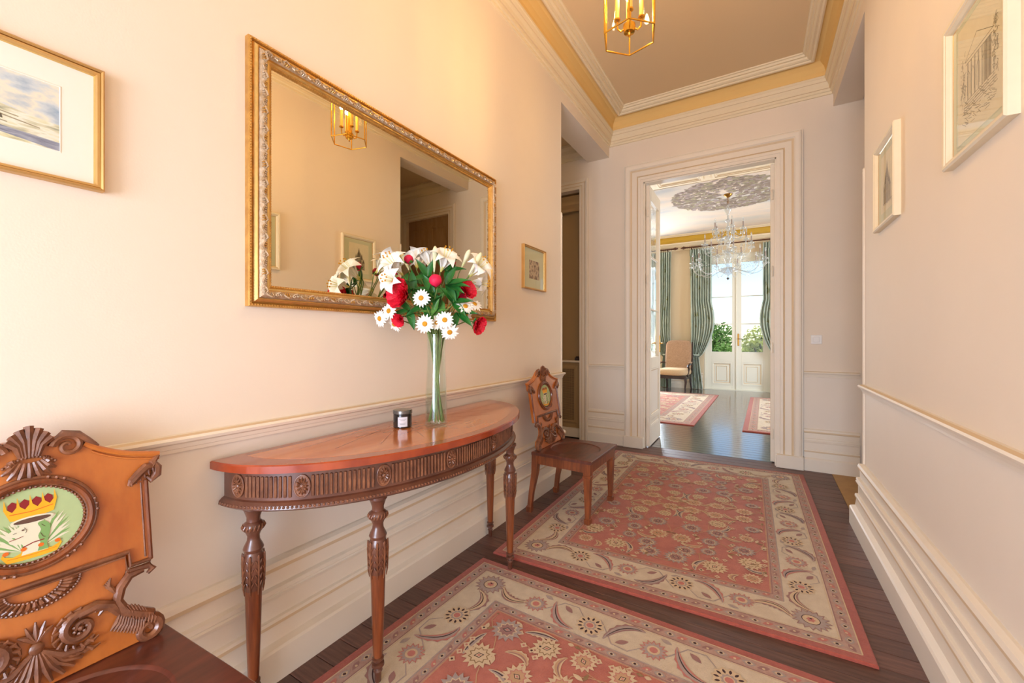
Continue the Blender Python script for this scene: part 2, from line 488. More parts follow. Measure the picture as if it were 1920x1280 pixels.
b = MB(); b.box((-4.4, YE2, -.08), (3.5, 12.1, -.022), 'subfloor')
floor2 = S(b.build('floor_salon', smooth=0), 'glossy dark board floor of the salon beyond the doorway', 'floor')
so = None; y = YE2+.06; k = 0
while y < 11.95:
    sh = [0, -.7, .5, -.3][k % 4]
    if so is None: so = o = plank_mesh(7.6, PW, 'plank_salon').build('plank', floor2, smooth=0)
    else: o = inst(so, floor2)
    o.location = (-4.3, y, 0); y += PW; k += 1

# --- hall walls
b = MB()
wall_cells(b, XL-.28, XL, YF0, CY_L, TOPZ, [], along='y')
b.box((XL-.28, CY_L, BEAMZ), (XL, YE, TOPZ), 'wall')
b.box((-3.6, CY_L-.12, 0), (XL-.28, CY_L, TOPZ), 'wall')
b.box((-3.72, CY_L-.12, 0), (-3.6, YE2, TOPZ), 'wall')
S(b.build('wall_left', smooth=0), 'cream left wall of the hall with white dado', 'wall')
b = MB()
for z0, z1, m in ((0, RAILZ, 'dado'), (RAILZ, TOPZ, 'wall')):
    b.prism([(RX(YF0), YF0), (RX(YF0)+.25, YF0), (RX(CY_R)+.25, CY_R), (RX(CY_R), CY_R)], z0, z1, m)
b.prism([(RX(CY_R), CY_R), (RX(CY_R)+.22, CY_R), (RX(YE)+.22, YE), (RX(YE), YE)], BEAMZ, TOPZ, 'wall')
b.box((.8, CY_R-.12, 0), (2.5, CY_R, TOPZ), 'wall'); b.box((2.5, CY_R-.12, 0), (2.62, YE2, TOPZ), 'wall')
S(b.build('wall_right', smooth=0), 'cream right wall of the hall hung with two framed drawings', 'wall')
b = MB()
wall_cells(b, -3.6, 2.5, YE, YE2, TOPZ, [(OX0, OX1, -1, OZ), (-2.75, -2.04, -1, 3.22), (.95, 1.85, -1, 3.24)])
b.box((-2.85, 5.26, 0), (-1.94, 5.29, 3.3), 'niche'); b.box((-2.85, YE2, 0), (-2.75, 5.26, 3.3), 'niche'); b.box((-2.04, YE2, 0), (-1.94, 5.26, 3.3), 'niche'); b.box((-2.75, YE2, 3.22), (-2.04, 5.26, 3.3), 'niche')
S(b.build('wall_end', smooth=0), 'cream end wall of the hall around the tall salon doorway', 'wall')
b = MB(); wall_cells(b, -1.93, .9, YF0-.15, YF0, TOPZ, [(-1.25, .45, .12, 2.1)])
S(b.build('wall_front', smooth=0), 'cream front wall of the hall with the entrance opening', 'wall')

# --- hall ceiling: flat field, yellow cove, tray moulding, cornice
b = MB(); b.box((-1.66, YF0, 4.0), (.66, YE, 4.08), 'ceil')
b.box((-3.6, CY_L, 3.78), (XL-.28, YE, 3.9), 'ceil'); b.box((.80, CY_R, 3.78), (2.5, YE, 3.9), 'ceil')
ceil = S(b.build('ceiling', smooth=0), 'flat cream ceiling of the hall inside a stepped tray moulding', 'ceiling')
loop = [(XL, YF0), (RX(YF0), YF0), (RX(YE), YE), (XL, YE)]
b = MB()
b.sweep(loop, [(.07, 3.822, 'cove'), (.064, 3.835, 'cove'), (.066, 3.87, 'cove'), (.082, 3.915, 'cove'), (.115, 3.955, 'cove'), (.17, 3.985, 'cove'), (.24, 4.0, 'cove')], closed=True)
S(b.build('trim_1', smooth=60), 'yellow painted cove running round the hall ceiling', 'cove')
b = MB()
b.sweep(loop, [(0, 3.662, 'cornice'), (.012, 3.664, 'cornice'), (.014, 3.685, 'cornice'), (.026, 3.69, 'cornice'), (.028, 3.712, 'tan'), (.036, 3.716, 'cornice'),
               (.040, 3.745, 'cornice'), (.052, 3.765, 'cornice'), (.054, 3.772, 'tan'), (.060, 3.775, 'cornice'), (.068, 3.80, 'cornice'), (.074, 3.805, 'cornice'), (.074, 3.825, 'cornice'), (.05, 3.83, 'cornice')], closed=True)
S(b.build('trim_2', smooth=30), 'cream stepped cornice running round the top of the hall walls', 'cornice')
b = MB()
b.sweep(loop, [(.19, 4.0, 'cornice'), (.165, 3.955, 'cornice'), (.163, 3.932, 'cornice'), (.176, 3.926, 'cornice'), (.19, 3.93, 'cornice'), (.193, 3.944, 'cornice'), (.207, 3.942, 'cornice'),
               (.222, 3.952, 'cornice'), (.226, 3.968, 'cornice'), (.243, 3.968, 'cornice'), (.250, 3.985, 'cornice'), (.262, 3.988, 'cornice'), (.265, 4.0, 'cornice')], closed=True)
S(b.build('trim_3', smooth=30), 'raised cream moulding framing the flat hall ceiling', 'moulding')
pc = [(0, 3.60, 'cornice'), (.015, 3.605, 'cornice'), (.02, 3.64, 'cornice'), (.05, 3.68, 'cornice'), (.055, 3.72, 'cornice'), (.1, 3.75, 'cornice'), (.1, 3.78, 'cornice')]
b = MB(); b.sweep([(-3.6, CY_L), (XL-.28, CY_L), (XL-.28, YE), (-3.6, YE)], pc)
S(b.build('trim_4', smooth=30), 'shadowed cornice of the left side passage', 'cornice')
b = MB(); b.sweep([(2.5, YE), (.8, YE), (.8, CY_R), (2.5, CY_R)], pc)
S(b.build('trim_5', smooth=30), 'shadowed cornice of the right side passage', 'cornice')

# --- stepped baseboards and chair rails
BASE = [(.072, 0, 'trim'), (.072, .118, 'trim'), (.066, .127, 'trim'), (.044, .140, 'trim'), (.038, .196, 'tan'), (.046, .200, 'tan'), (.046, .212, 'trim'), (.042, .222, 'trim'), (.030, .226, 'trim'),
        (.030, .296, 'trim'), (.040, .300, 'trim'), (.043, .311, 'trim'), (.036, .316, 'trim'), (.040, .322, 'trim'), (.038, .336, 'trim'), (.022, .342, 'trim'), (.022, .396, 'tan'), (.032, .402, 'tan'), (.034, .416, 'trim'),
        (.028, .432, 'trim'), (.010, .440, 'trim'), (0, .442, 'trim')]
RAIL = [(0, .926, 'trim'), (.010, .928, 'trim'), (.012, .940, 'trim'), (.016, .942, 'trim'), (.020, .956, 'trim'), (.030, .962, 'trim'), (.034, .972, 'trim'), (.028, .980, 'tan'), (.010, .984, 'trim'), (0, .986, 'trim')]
def run(name, path, prof, label, cat, side=1):
    b = MB(); b.sweep(path, prof, side=side); return S(b.build(name, smooth=25), label, cat)
pl = [(XL-.28, CY_L), (XL, CY_L), (XL, YF0)]
pr = [(RX(YF0), YF0), (RX(CY_R), CY_R), (RX(CY_R)+.2, CY_R)]
run('baseboard_left', pl, BASE, 'stepped white baseboard along the left hall wall', 'baseboard')
run('baseboard_right', pr, BASE, 'stepped white baseboard along the right hall wall', 'baseboard')
run('trim_6', pl, RAIL, 'white chair rail along the left hall wall', 'chair rail')
run('trim_7', pr, RAIL, 'white chair rail along the right hall wall', 'chair rail')
BE = [(d*.5, z*.93, m) for d, z, m in BASE]
run('baseboard_end_left', [(OX0-.223, YE), (-1.92, YE)], BE, 'white baseboard of the end wall between alcove and doorway', 'baseboard')
run('baseboard_end_right', [(.765, YE), (OX1+.233, YE)], BE, 'white baseboard of the end wall under the light switch', 'baseboard')
RE = [(d*.7, z-.008, m) for d, z, m in RAIL]
run('trim_8', [(OX0-.223, YE), (-1.92, YE)], RE, 'short chair rail between alcove and salon doorway', 'chair rail')
run('trim_9', [(.765, YE), (OX1+.233, YE)], RE, 'short chair rail under the light switch', 'chair rail')
# corner beads on the two wall ends
for nm, x, y_, top, lab in (('trim_10', XL, CY_L, 2.48, 'rounded wooden corner bead on the left wall end'), ('trim_11', RX(CY_R), CY_R, 2.456, 'rounded wooden corner bead on the right wall end')):
    b = MB(); b.lathe([(.011, .44), (.011, top-.03), (.013, top-.02), (.010, top-.01), (.012, top), (.006, top+.012), (0, top+.014)], 'trim', 10, (x, y_, 0))
    S(b.build(nm), lab, 'corner bead')

# --- door casings
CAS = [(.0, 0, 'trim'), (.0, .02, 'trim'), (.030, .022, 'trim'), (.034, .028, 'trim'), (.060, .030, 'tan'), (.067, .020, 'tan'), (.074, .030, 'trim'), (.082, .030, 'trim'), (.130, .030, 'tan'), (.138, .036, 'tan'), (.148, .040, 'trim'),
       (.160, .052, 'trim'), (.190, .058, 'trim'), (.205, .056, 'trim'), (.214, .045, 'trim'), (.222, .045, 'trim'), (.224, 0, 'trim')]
def casing(b, x0, x1, zt, k=1.0, y=YE, prof=CAS, zb=.13):
    b.sweep([(x1, zb), (x1, zt), (x0, zt), (x0, zb)], [(d*k, e*k, m) for d, e, m in prof], side=-1, f=lambda a, c, e: (a, y-e, c))
def plinths(b, x0, x1, k=1.0, y=YE):
    for a0, a1 in ((x0-.23*k, x0+.003), (x1-.003, x1+.23*k)): b.cbox((a0, y-.066*k, 0), (a1, y+.01, .132), 'trim', .004)
d1 = S(empty('door_1', (0, 0, 0)), 'tall panelled doorway with glazed double doors opening into the salon', 'door')
b = MB(); casing(b, OX0, OX1, OZ); b.build('casing', d1, smooth=25)
b = MB(); plinths(b, OX0, OX1); b.build('plinth_block', d1)
b = MB()
for x0, x1 in ((OX0-.002, OX0+.012), (OX1-.012, OX1+.002)): b.box((x0, YE-.004, 0), (x1, YE2+.004, OZ), 'trim')
b.box((OX0, YE-.004, OZ-.012), (OX1, YE2+.004, OZ+.002), 'trim'); b.build('jamb', d1, smooth=0)
# same casing on the salon side
b = MB(); b.sweep([(OX1, .0), (OX1, OZ), (OX0, OZ), (OX0, .0)], [(d, e*.6, m) for d, e, m in CAS], side=-1, f=lambda a, c, e: (a, YE2+e, c)); b.build('salon_casing', d1, smooth=25)

def door_leaf(parent, W=.655, H=3.13, side=1):
    # local frame: hinge at x=0, leaf runs along +x, thickness along y, z up; faces mirrored on both sides
    T = .042; lf = MB()
    st = .085
    def fr(x0, x1, z0, z1): lf.cbox((x0, -T/2, z0), (x1, T/2, z1), 'trim', .004)
    fr(0, st, .01, H); fr(W-st, W, .01, H); fr(st, W-st, .01, .24); fr(st, W-st, .93, 1.07); fr(st, W-st, H-.16, H); fr(st, W-st, .32, .36)
    leaf = lf.build('leaf', parent, smooth=20)
    pn = MB(); pn.box((st-.005, -.008, .36), (W-st+.005, .008, .93), 'dado')
    for sgn in (-1, 1):
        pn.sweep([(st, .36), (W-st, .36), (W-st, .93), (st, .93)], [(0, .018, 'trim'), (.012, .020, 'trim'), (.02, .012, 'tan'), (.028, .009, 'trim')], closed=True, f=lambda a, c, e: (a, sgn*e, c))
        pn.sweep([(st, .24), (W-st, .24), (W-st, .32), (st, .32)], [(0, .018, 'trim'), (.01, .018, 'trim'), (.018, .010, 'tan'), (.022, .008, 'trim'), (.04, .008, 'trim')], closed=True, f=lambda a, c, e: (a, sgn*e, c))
    pn.build('lower_panel', leaf, smooth=20)
    zs = [1.07, 1.62, 2.18, 2.97]
    zs = [1.07, 1.655, 2.30, H-.16]
    for i in range(3):
        g = MB(); g.box((st-.004, -.002, zs[i]), (W-st+.004, .002, zs[i+1]), 'glass'); g.build('pane', leaf, smooth=0)
        if i:
            q = MB(); q.lathe([(.010, 0), (.012, .02), (.012, W-2*st-.02), (.010, W-2*st)], 'trim', 8, (st, 0, zs[i]), Matrix.Rotation(PI/2, 3, 'Y')); q.build('glazing_bar', leaf)
    hd = MB(); hd.cbox((W-.058, -.028, 1.12), (W-.030, .028, 1.34), 'brass', .003); hd.tube([(W-.044, -.06, 1.24), (W-.044, .06, 1.24)], .008, 'brass', 8)
    for sgn in (-1, 1): hd.tube([(W-.044, sgn*.06, 1.24), (W-.10, sgn*.064, 1.24), (W-.135, sgn*.058, 1.235)], [.009, .008, .006], 'brass', 8)
    hd.build('handle', leaf)
    for z in (.3, 1.2, 2.0, 2.8):
        h = MB(); h.lathe([(.009, z-.05), (.009, z+.05), (.004, z+.06)], 'trim', 8, (-.012, 0, 0)); h.build('hinge', leaf)
    return leaf
lf = door_leaf(d1); lf.location = (OX0+.035, YE+.05, 0); lf.rotation_euler = (0, 0, math.radians(91))
lf2 = door_leaf(d1); lf2.location = (OX1-.03, YE+.10, 0); lf2.rotation_euler = (0, 0, math.radians(80))

# alcove in the left passage: casing, radiator cupboard with grille, shelf
b = MB(); casing(b, -2.75, -2.04, 3.22, .55, zb=0)
S(b.build('trim_12', smooth=25), 'narrow casing around the shadowed alcove left of the doorway', 'casing')
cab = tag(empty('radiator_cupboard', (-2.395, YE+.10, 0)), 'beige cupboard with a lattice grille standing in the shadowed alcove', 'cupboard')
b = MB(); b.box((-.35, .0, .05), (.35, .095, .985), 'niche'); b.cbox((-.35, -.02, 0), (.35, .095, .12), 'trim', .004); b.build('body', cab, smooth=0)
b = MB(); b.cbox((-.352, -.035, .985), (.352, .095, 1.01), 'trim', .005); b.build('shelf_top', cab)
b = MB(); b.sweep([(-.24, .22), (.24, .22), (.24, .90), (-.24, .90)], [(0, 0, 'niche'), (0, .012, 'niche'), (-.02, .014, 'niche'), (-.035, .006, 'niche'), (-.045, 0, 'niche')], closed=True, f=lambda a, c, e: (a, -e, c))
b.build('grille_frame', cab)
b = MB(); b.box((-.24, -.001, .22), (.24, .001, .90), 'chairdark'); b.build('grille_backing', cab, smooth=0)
b = MB()
for i in range(33): x = -.24+i*.015; b.box((x-.0025, -.006, .22), (x+.0025, -.002, .90), 'niche')
for i in range(46): z = .22+i*.015; b.box((-.24, -.008, z-.0025), (.24, -.004, z+.0025), 'niche')
o = b.build('grille_mesh', cab, smooth=0)
b = MB(); b.cbox((-.03, -.025, 0), (.03, .025, .04), 'chairdark', .004); b.cbox((-.02, -.015, .04), (.02, .015, .052), 'chairdark', .003)
tag(b.build('small_box', loc=(-2.12, YE+.12, 1.011)), 'small dark box on the alcove cupboard shelf', 'box')
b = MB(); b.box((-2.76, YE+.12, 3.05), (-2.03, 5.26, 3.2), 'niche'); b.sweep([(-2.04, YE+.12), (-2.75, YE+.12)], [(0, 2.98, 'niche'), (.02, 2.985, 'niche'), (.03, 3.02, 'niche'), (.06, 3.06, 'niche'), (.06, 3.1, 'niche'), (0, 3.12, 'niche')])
S(b.build('trim_13', smooth=25), 'dark moulding across the top of the alcove', 'moulding')

# door in the right side passage (seen in the mirror)
d2 = S(empty('door_2', (0, 0, 0)), 'brown panelled door with pale casing in the right side passage', 'door')
b = MB(); casing(b, .95, 1.85, 3.24, .62, zb=0); b.build('casing', d2, smooth=25)
b = MB(); b.box((.95, YE+.05, 0), (1.85, YE+.1, 3.24), 'sweet_brown')
for z0, z1 in ((.15, .9), (1.05, 2.1), (2.25, 3.1)):
    for x0 in (1.05, 1.45): b.sweep([(x0, z0), (x0+.3, z0), (x0+.3, z1), (x0, z1)], [(0, 0, 'sweet_brown'), (0, .014, 'sweet_brown'), (.02, .014, 'sweet_brown'), (.03, 0, 'sweet_brown')], closed=True, f=lambda a, c, e: (a, YE+.05-e, c))
b.build('leaf', d2, smooth=20)
b = MB(); b.lathe([(.0, 0), (.022, .005), (.008, .012), (.008, .04), (.026, .05), (.026, .07), (0, .08)], 'brass', 14, (1.0, YE+.05, 1.1), Matrix.Rotation(PI/2, 3, 'X')); b.build('knob', d2)

# light switch
sw = tag(empty('light_switch', (.433, YE, 1.29)), 'white square light switch on the end wall beside the doorway', 'light switch')
b = MB(); b.cbox((-.045, -.010, -.044), (.045, 0, .044), 'white_plastic', .003); b.build('plate', sw)
b = MB(); b.cbox((-.026, -.016, -.026), (.026, -.009, .026), 'white_plastic', .002); b.build('rocker', sw)

# ================================================================== THE SALON
YW = 11.78; SX0, SX1 = -4.3, 3.4
b = MB(); wall_cells(b, SX0-.1, SX1+.1, YW, YW+.3, 4.1, [(-1.34, .14, -1, 3.42), (-3.8, -2.42, -1, 3.42), (1.6, 2.98, -1, 3.42)], up='salon_wall', lo='salon_wall')
S(b.build('wall_far', smooth=0), 'pale yellow far wall of the salon with tall windows', 'wall')
b = MB(); b.box((SX0-.2, YE2, 0), (SX0, YW, 4.1), 'salon_wall'); S(b.build('wall_salon_left', smooth=0), 'pale yellow left wall of the salon', 'wall')
b = MB(); wall_cells(b, SX1, SX1+.2, YE2, YW, 4.1, [(8.25, 9.75, .4, 3.3)], up='salon_wall', lo='salon_wall', along='y'); S(b.build('wall_salon_right', smooth=0), 'pale yellow right wall of the salon', 'wall')
b = MB(); b.box((SX0, YE2, 4.0), (SX1, YW, 4.1), 'ceil'); b.box((SX0, YE2, 3.99), (SX1, YW, 4.0), 'cornice')
ceil2 = S(b.build('ceiling_salon', smooth=0), 'painted cloud ceiling of the salon with a grey floral medallion', 'ceiling')
b = MB(); b.box((SX0+.4, 7.83, 3.984), (SX1-.4, YW-.32, 3.9901), 'sky_mural'); b.build('cloud_mural', ceil2, smooth=0)
def ceiling_panel(x0, x1, y0, y1):
    b = MB(); b.sweep([(x0, y0), (x1, y0), (x1, y1), (x0, y1)], [(0, 3.99, 'cornice'), (0, 3.972, 'cornice'), (.03, 3.968, 'tan'), (.04, 3.976, 'cornice'), (.065, 3.976, 'tan'), (.075, 3.984, 'cornice'), (.09, 3.99, 'cornice')], closed=True)
    b.build('ceiling_panel', ceil2, smooth=25)
for x0, x1 in ((-3.6, -1.75), (-1.63, -.88), (-.74, .14), (.26, 2.2)): ceiling_panel(x0, x1, 6.2, 7.72)
# painted medallion: many flat petals and leaves round the chandelier
b = MB(); rnd = random.Random(3)
MCX, MCY = -.59, 8.78
for i in range(1100):
    r = .12+.82*math.sqrt(rnd.random()); a = rnd.random()*2*PI
    cx, cy = MCX+r*math.cos(a)*1.03, MCY+r*math.sin(a); L = .03+.045*rnd.random(); t = rnd.random()*2*PI
    pts = []
    for k in range(8):
        q = 2*PI*k/8; ex = L*math.cos(q)*(1+.25*math.cos(3*q)); ey = L*.55*math.sin(q)
        pts.append((cx+ex*math.cos(t)-ey*math.sin(t), cy+ex*math.sin(t)+ey*math.cos(t)))
    b.flat(pts[::-1], 3.9838-.000004*i, rnd.choice(('medallion', 'medallion', 'r_grey', 'ink_pale')))
o = b.build('floral_medallion', ceil2, smooth=0); tag(o, 'grey-brown painted floral medallion', kind='stuff')
lp = [(SX0, YE2), (SX1, YE2), (SX1, YW), (SX0, YW)]
b = MB(); b.sweep(lp, [(0, 3.62, 'cornice'), (.02, 3.625, 'cornice'), (.025, 3.66, 'cornice'), (.05, 3.67, 'cornice'), (.055, 3.70, 'tan'), (.07, 3.71, 'cornice'), (.09, 3.76, 'cornice'), (.12, 3.775, 'cornice'), (.125, 3.81, 'cornice'), (.09, 3.82, 'cornice')], closed=True)
S(b.build('trim_14', smooth=25), 'white stepped cornice round the salon', 'cornice')
b = MB(); b.sweep(lp, [(.09, 3.815, 'salon_gold'), (.10, 3.88, 'salon_gold'), (.14, 3.945, 'salon_gold'), (.2, 3.97, 'salon_gold'), (.22, 3.99, 'salon_gold')], closed=True)
S(b.build('trim_15', smooth=60), 'mustard gold cove above the salon cornice', 'cove')
b = MB(); b.sweep(lp, [(.18, 3.99, 'cornice'), (.18, 3.955, 'cornice'), (.22, 3.95, 'cornice'), (.25, 3.965, 'cornice'), (.30, 3.97, 'cornice'), (.33, 3.99, 'cornice')], closed=True)
S(b.build('trim_16', smooth=25), 'pale moulding framing the salon ceiling painting', 'moulding')
run('baseboard_salon', [(1.6, YW), (.16, YW)], BE, 'white baseboard of the salon far wall', 'baseboard')
run('baseboard_salon_left', [(-1.36, YW), (-2.42, YW)], BE, 'white baseboard behind the salon armchair', 'baseboard')

def french_window(name, xc, label, full=True):
    root = S(empty(name, (xc, YW+.10, 0)), label, 'window')
    W = .735
    b = MB()
    for sx in (-1, 1): b.box((min(sx*W, sx*(W-.045)), -.05, 0), (max(sx*W, sx*(W-.045)), .05, 3.42), 'window_paint')
    b.box((-W, -.05, 3.30), (W, .05, 3.42), 'window_paint'); b.box((-W, -.09, 0), (W, .1, .02), 'window_paint')
    b.build('frame', root, smooth=0)
    for sx in (-1, 1):
        x_in, x_out = .012, W-.045
        def bx(mb, a0, a1, z0, z1, y0=-.022, y1=.022, m='window_paint'):
            mb.cbox((min(sx*a0, sx*a1), y0, z0), (max(sx*a0, sx*a1), y1, z1), m, .003)
        g0, g1 = .105, .565
        l = MB(); bx(l, x_in, g0, .02, 3.30); bx(l, g1, x_out, .02, 3.30); bx(l, g0, g1, .02, .13); bx(l, g0, g1, .70, .965); bx(l, g0, g1, 3.20, 3.30)
        leaf = l.build('sash', root, smooth=20)
        p = MB(); bx(p, g0, g1, .13, .70, -.006, .012)
        xa, xb = sorted((sx*g0, sx*g1))
        p.sweep([(xa, .13), (xb, .13), (xb, .70), (xa, .70)], [(0, .024, 'window_paint'), (.03, .026, 'window_paint'), (.045, .012, 'tan'), (.06, .008, 'window_paint')], closed=True, f=lambda a, c, e: (a, -e, c))
        p.sweep([(xa+.10, .22), (xb-.10, .22), (xb-.10, .61), (xa+.10, .61)], [(0, .004, 'window_paint'), (.004, .014, 'tan'), (.016, .014, 'window_paint'), (.02, .006, 'window_paint')], closed=True, f=lambda a, c, e: (a, -e, c))
        p.build('lower_panel', leaf, smooth=20)
        zs = [.965, 1.662, 2.352, 3.20]
        for i in range(3):
            g = MB(); g.box((min(sx*g0, sx*g1), -.002, zs[i]), (max(sx*g0, sx*g1), .002, zs[i+1]), 'glass'); g.build('pane', leaf, smooth=0)
            if i: q = MB(); bx(q, g0, g1, zs[i]-.013, zs[i]+.013, -.016, .016); q.build('glazing_bar', leaf)
    m = MB(); m.cbox((-.022, -.045, .02), (.022, -.018, 3.30), 'window_paint', .006); m.build('astragal', root)
    h = MB(); h.cbox((.018, -.052, 1.12), (.055, -.018, 1.42), 'brass_dark', .004); h.tube([(.036, -.05, 1.29), (.036, -.085, 1.29), (.11, -.09, 1.285)], [.011, .010, .007], 'brass_dark', 8); h.build('handle', root)
    return root
french_window('window_1', -.60+.0, 'white French window with two glazed leaves over panelled bases')
french_window('window_2', -3.11, 'second white French window behind the salon armchair side')
french_window('window_3', 2.29, 'third white French window at the right of the salon')
# plain glazed side window
b = MB(); b.box((SX1+.02, 8.25, .4), (SX1+.06, 9.75, .5), 'window_paint'); b.box((SX1+.02, 8.25, 3.2), (SX1+.06, 9.75, 3.3), 'window_paint'); b.box((SX1+.02, 8.97, .5), (SX1+.06, 9.03, 3.2), 'window_paint')
S(b.build('window_4', smooth=0), 'side window frame of the salon', 'window')

def curtain(name, label, xo, width, sgn, tie_z=.88, top=3.58, yc=11.66, sweep_in=.34, folds=9, seed=0):
    # xo: outer edge at the rod, sgn: +1 opens towards +x from its outer edge
    root = tag(empty(name, (xo, yc, 0)), label, 'curtain', 'salon curtains')
    rr = random.Random(seed); ph = [rr.random()*6 for _ in range(4)]
    def edge(z):        # (outer, inner) in sgn direction
        if z > tie_z:
            t = (z-tie_z)/(top-tie_z)
            inner = width*(.60+.42*math.sin(min(1, t*1.75)*PI/2)) if t < .6 else width*(1.02)
            if t < .5: inner += width*.25*math.sin(t/.5*PI)
            return .02*(1-t), max(inner, width*.42)
        t = z/tie_z
        return .0, width*(.62-.2*t)
    def fn(u, v):
        z = .01+v*(top-.01)
        e0, e1 = edge(z)
        x = e0+(e1-e0)*u
        amp = .045 if z > tie_z else .035
        if abs(z-tie_z) < .12: amp *= .4+.6*abs(z-tie_z)/.12
        y = amp*math.sin(u*folds*2*PI+ph[0]+.5*math.sin(z*1.3+ph[1])) + .012*math.sin(u*23+z*2)
        return (sgn*x, y, z)
    b = MB(); b.grid(fn, 90, 40, 'curtain'); b.build('drape', root, smooth=80)
    # woven vine sprigs
    b = MB()
    for i in range(26):
        u0, v0 = .05+.9*rr.random(), .04+.9*rr.random()
        for k in range(5):
            a = k*1.25+rr.random(); l = .06
            c = []
            for q in range(6):
                t = 2*PI*q/6; uu = u0+(.05*math.cos(a)*(.5+.5*math.cos(t))+.012*math.sin(t)); vv = v0+.016*math.sin(a)*(.5+.5*math.cos(t))+.004*math.sin(t+a)
                x, y, z = fn(min(.99, max(.01, uu)), min(.99, max(.01, vv))); c.append((x, y-.004, z))
            b.add(c, [tuple(range(6))], 'curtain_pattern')
    tag(b.build('woven_sprigs', root, smooth=80), kind='stuff')
    # pleated heading
    b = MB(); b.grid(lambda u, v: (sgn*(width*1.03*u-.01), .055*math.sin(u*folds*2*PI+ph[0])-.01, top-.14+.16*v), 90, 3, 'curtain'); b.build('pleated_heading', root, smooth=80)
    # tie-back
    b = MB(); e0, e1 = edge(tie_z); b.tube([(sgn*(-.01), .05, tie_z+.06), (sgn*.02, -.05, tie_z+.03), (sgn*(e1*.5), -.075, tie_z), (sgn*(e1-.01), -.04, tie_z-.01), (sgn*(e1+.01), .04, tie_z+.01)], .02, 'curtain', 8); b.build('tie_back', root)
    return root
curtain('curtain', 'green floral curtain drawn back on the chair side of the French window', -1.66, .50, 1, seed=1)
curtain('curtain', 'green floral curtain on the handle side of the French window', .47, .50, -1, seed=2)
curtain('curtain', 'green floral curtain panel behind the salon armchair', -2.12, .48, -1, seed=5)
def rod(xa, xb, label):
    r = tag(empty('curtain_rod', ((xa+xb)/2, 11.62, 3.652)), label, 'curtain rod', 'salon curtain rods'); h = (xb-xa)/2
    R = Matrix.Rotation(PI/2, 3, 'Y')
    b = MB(); b.lathe([(.017, -h), (.017, h)], 'rod', 12, (0, 0, 0), R); b.build('pole', r)
    for s in (-1, 1):
        b = MB(); b.lathe([(.018, 0), (.030, .012), (.018, .026), (.036, .05), (.040, .07), (.024, .10), (.014, .12), (.02, .13), (0, .145)], 'rod', 12, (s*h, 0, 0), Matrix.Rotation(s*PI/2, 3, 'Y')); b.build('finial', r)
        b = MB(); b.tube([(s*(h-.12), .15, -.04), (s*(h-.12), .03, -.03), (s*(h-.12), 0, -.02)], .012, 'rod', 8); b.build('bracket', r)
    b = MB(); b.tube([(0, .026*math.cos(a), -.004+.026*math.sin(a)) for a in [2*PI*k/12 for k in range(12)]], .004, 'rod', 6, closed=True); r0 = b.build('ring', r)
    for i in range(18):
        s = -1 if i < 9 else 1; x = s*(h-.03-.05*(i % 9))
        (r0 if i == 0 else inst(r0, r)).location = (x, 0, 0)
rod(-1.74, .55, 'brown wooden curtain rod over the French window'); rod(-4.0, -2.08, 'brown wooden curtain rod end above the armchair')

# --- armchair in the salon
ac = tag(empty('armchair', (-1.93, 11.13, 0), math.radians(-6)), 'tan upholstered armchair with dark wood arms beside the salon curtain', 'armchair')
b = MB()
def rbox(b, cx, cy, cz, hx, hy, hz, m, p=5, n=20, k=10, tf=None):
    V = []; F = []
    for i in range(k+1):
        ph = -PI/2+PI*i/k
        for j in range(n):
            a = 2*PI*j/n; f = lambda t: math.copysign(abs(t)**(2/p), t)
            q = (cx+hx*f(math.cos(ph))*f(math.cos(a)), cy+hy*f(math.cos(ph))*f(math.sin(a)), cz+hz*f(math.sin(ph)))
            V.append(tf(q) if tf else q)
    for i in range(k):
        for j in range(n): j2 = (j+1) % n; F.append((i*n+j, i*n+j2, (i+1)*n+j2, (i+1)*n+j))
    b.add(V, F, m)
# chair front faces -y
rbox(b, 0, -.05, .47, .36, .34, .095, 'uphol_seat', 4); b.build('seat_cushion', ac, smooth=60)
b = MB(); rbox(b, 0, .27, .84, .315, .06, .40, 'uphol', 7, 28, 14, tf=lambda q: (q[0], q[1]+.12*(q[2]-.45)-.02, q[2]+.02*math.cos(q[0]*5) if q[2] > 1.0 else q[2])); b.build('backrest', ac, smooth=60)
b = MB(); b.prism([(-.36, -.36), (.36, -.36), (.32, .30), (-.32, .30)], .315, .395, 'chairdark', bev=.01); b.build('seat_rail', ac)
for s in (-1, 1):
    b = MB(); b.tube([(s*.33, .27, .68), (s*.37, .08, .69), (s*.375, -.1, .66), (s*.37, -.22, .64), (s*.37, -.26, .60)], [.018, .022, .024, .028, .018], 'chairdark', 10)
    b.tube([(s*.37, -.22, .63), (s*.36, -.12, .55), (s*.35, -.14, .46), (s*.345, -.22, .38)], [.022, .02, .02, .024], 'chairdark', 10); ar = b.build('arm', ac)
    b = MB(); rbox(b, s*.373, -.03, .705, .028, .12, .022, 'uphol', 3, 14, 8); b.build('arm_pad', ar, smooth=60)
    b = MB(); b.tube([(s*.33, -.33, .36), (s*.345, -.35, .25), (s*.325, -.33, .10), (s*.33, -.345, .0)], [.034, .03, .018, .024], 'chairdark', 10); b.build('leg', ac)
    b = MB(); b.tube([(s*.29, .28, .36), (s*.29, .30, .2), (s*.30, .37, 0)], [.026, .022, .018], 'chairdark', 10); b.build('leg', ac)
    b = MB(); b.tube([(s*.325, .27, .40), (s*.33, .31, .8), (s*.325, .36, 1.21)], .016, 'chairdark', 8); b.build('back_post', ac)

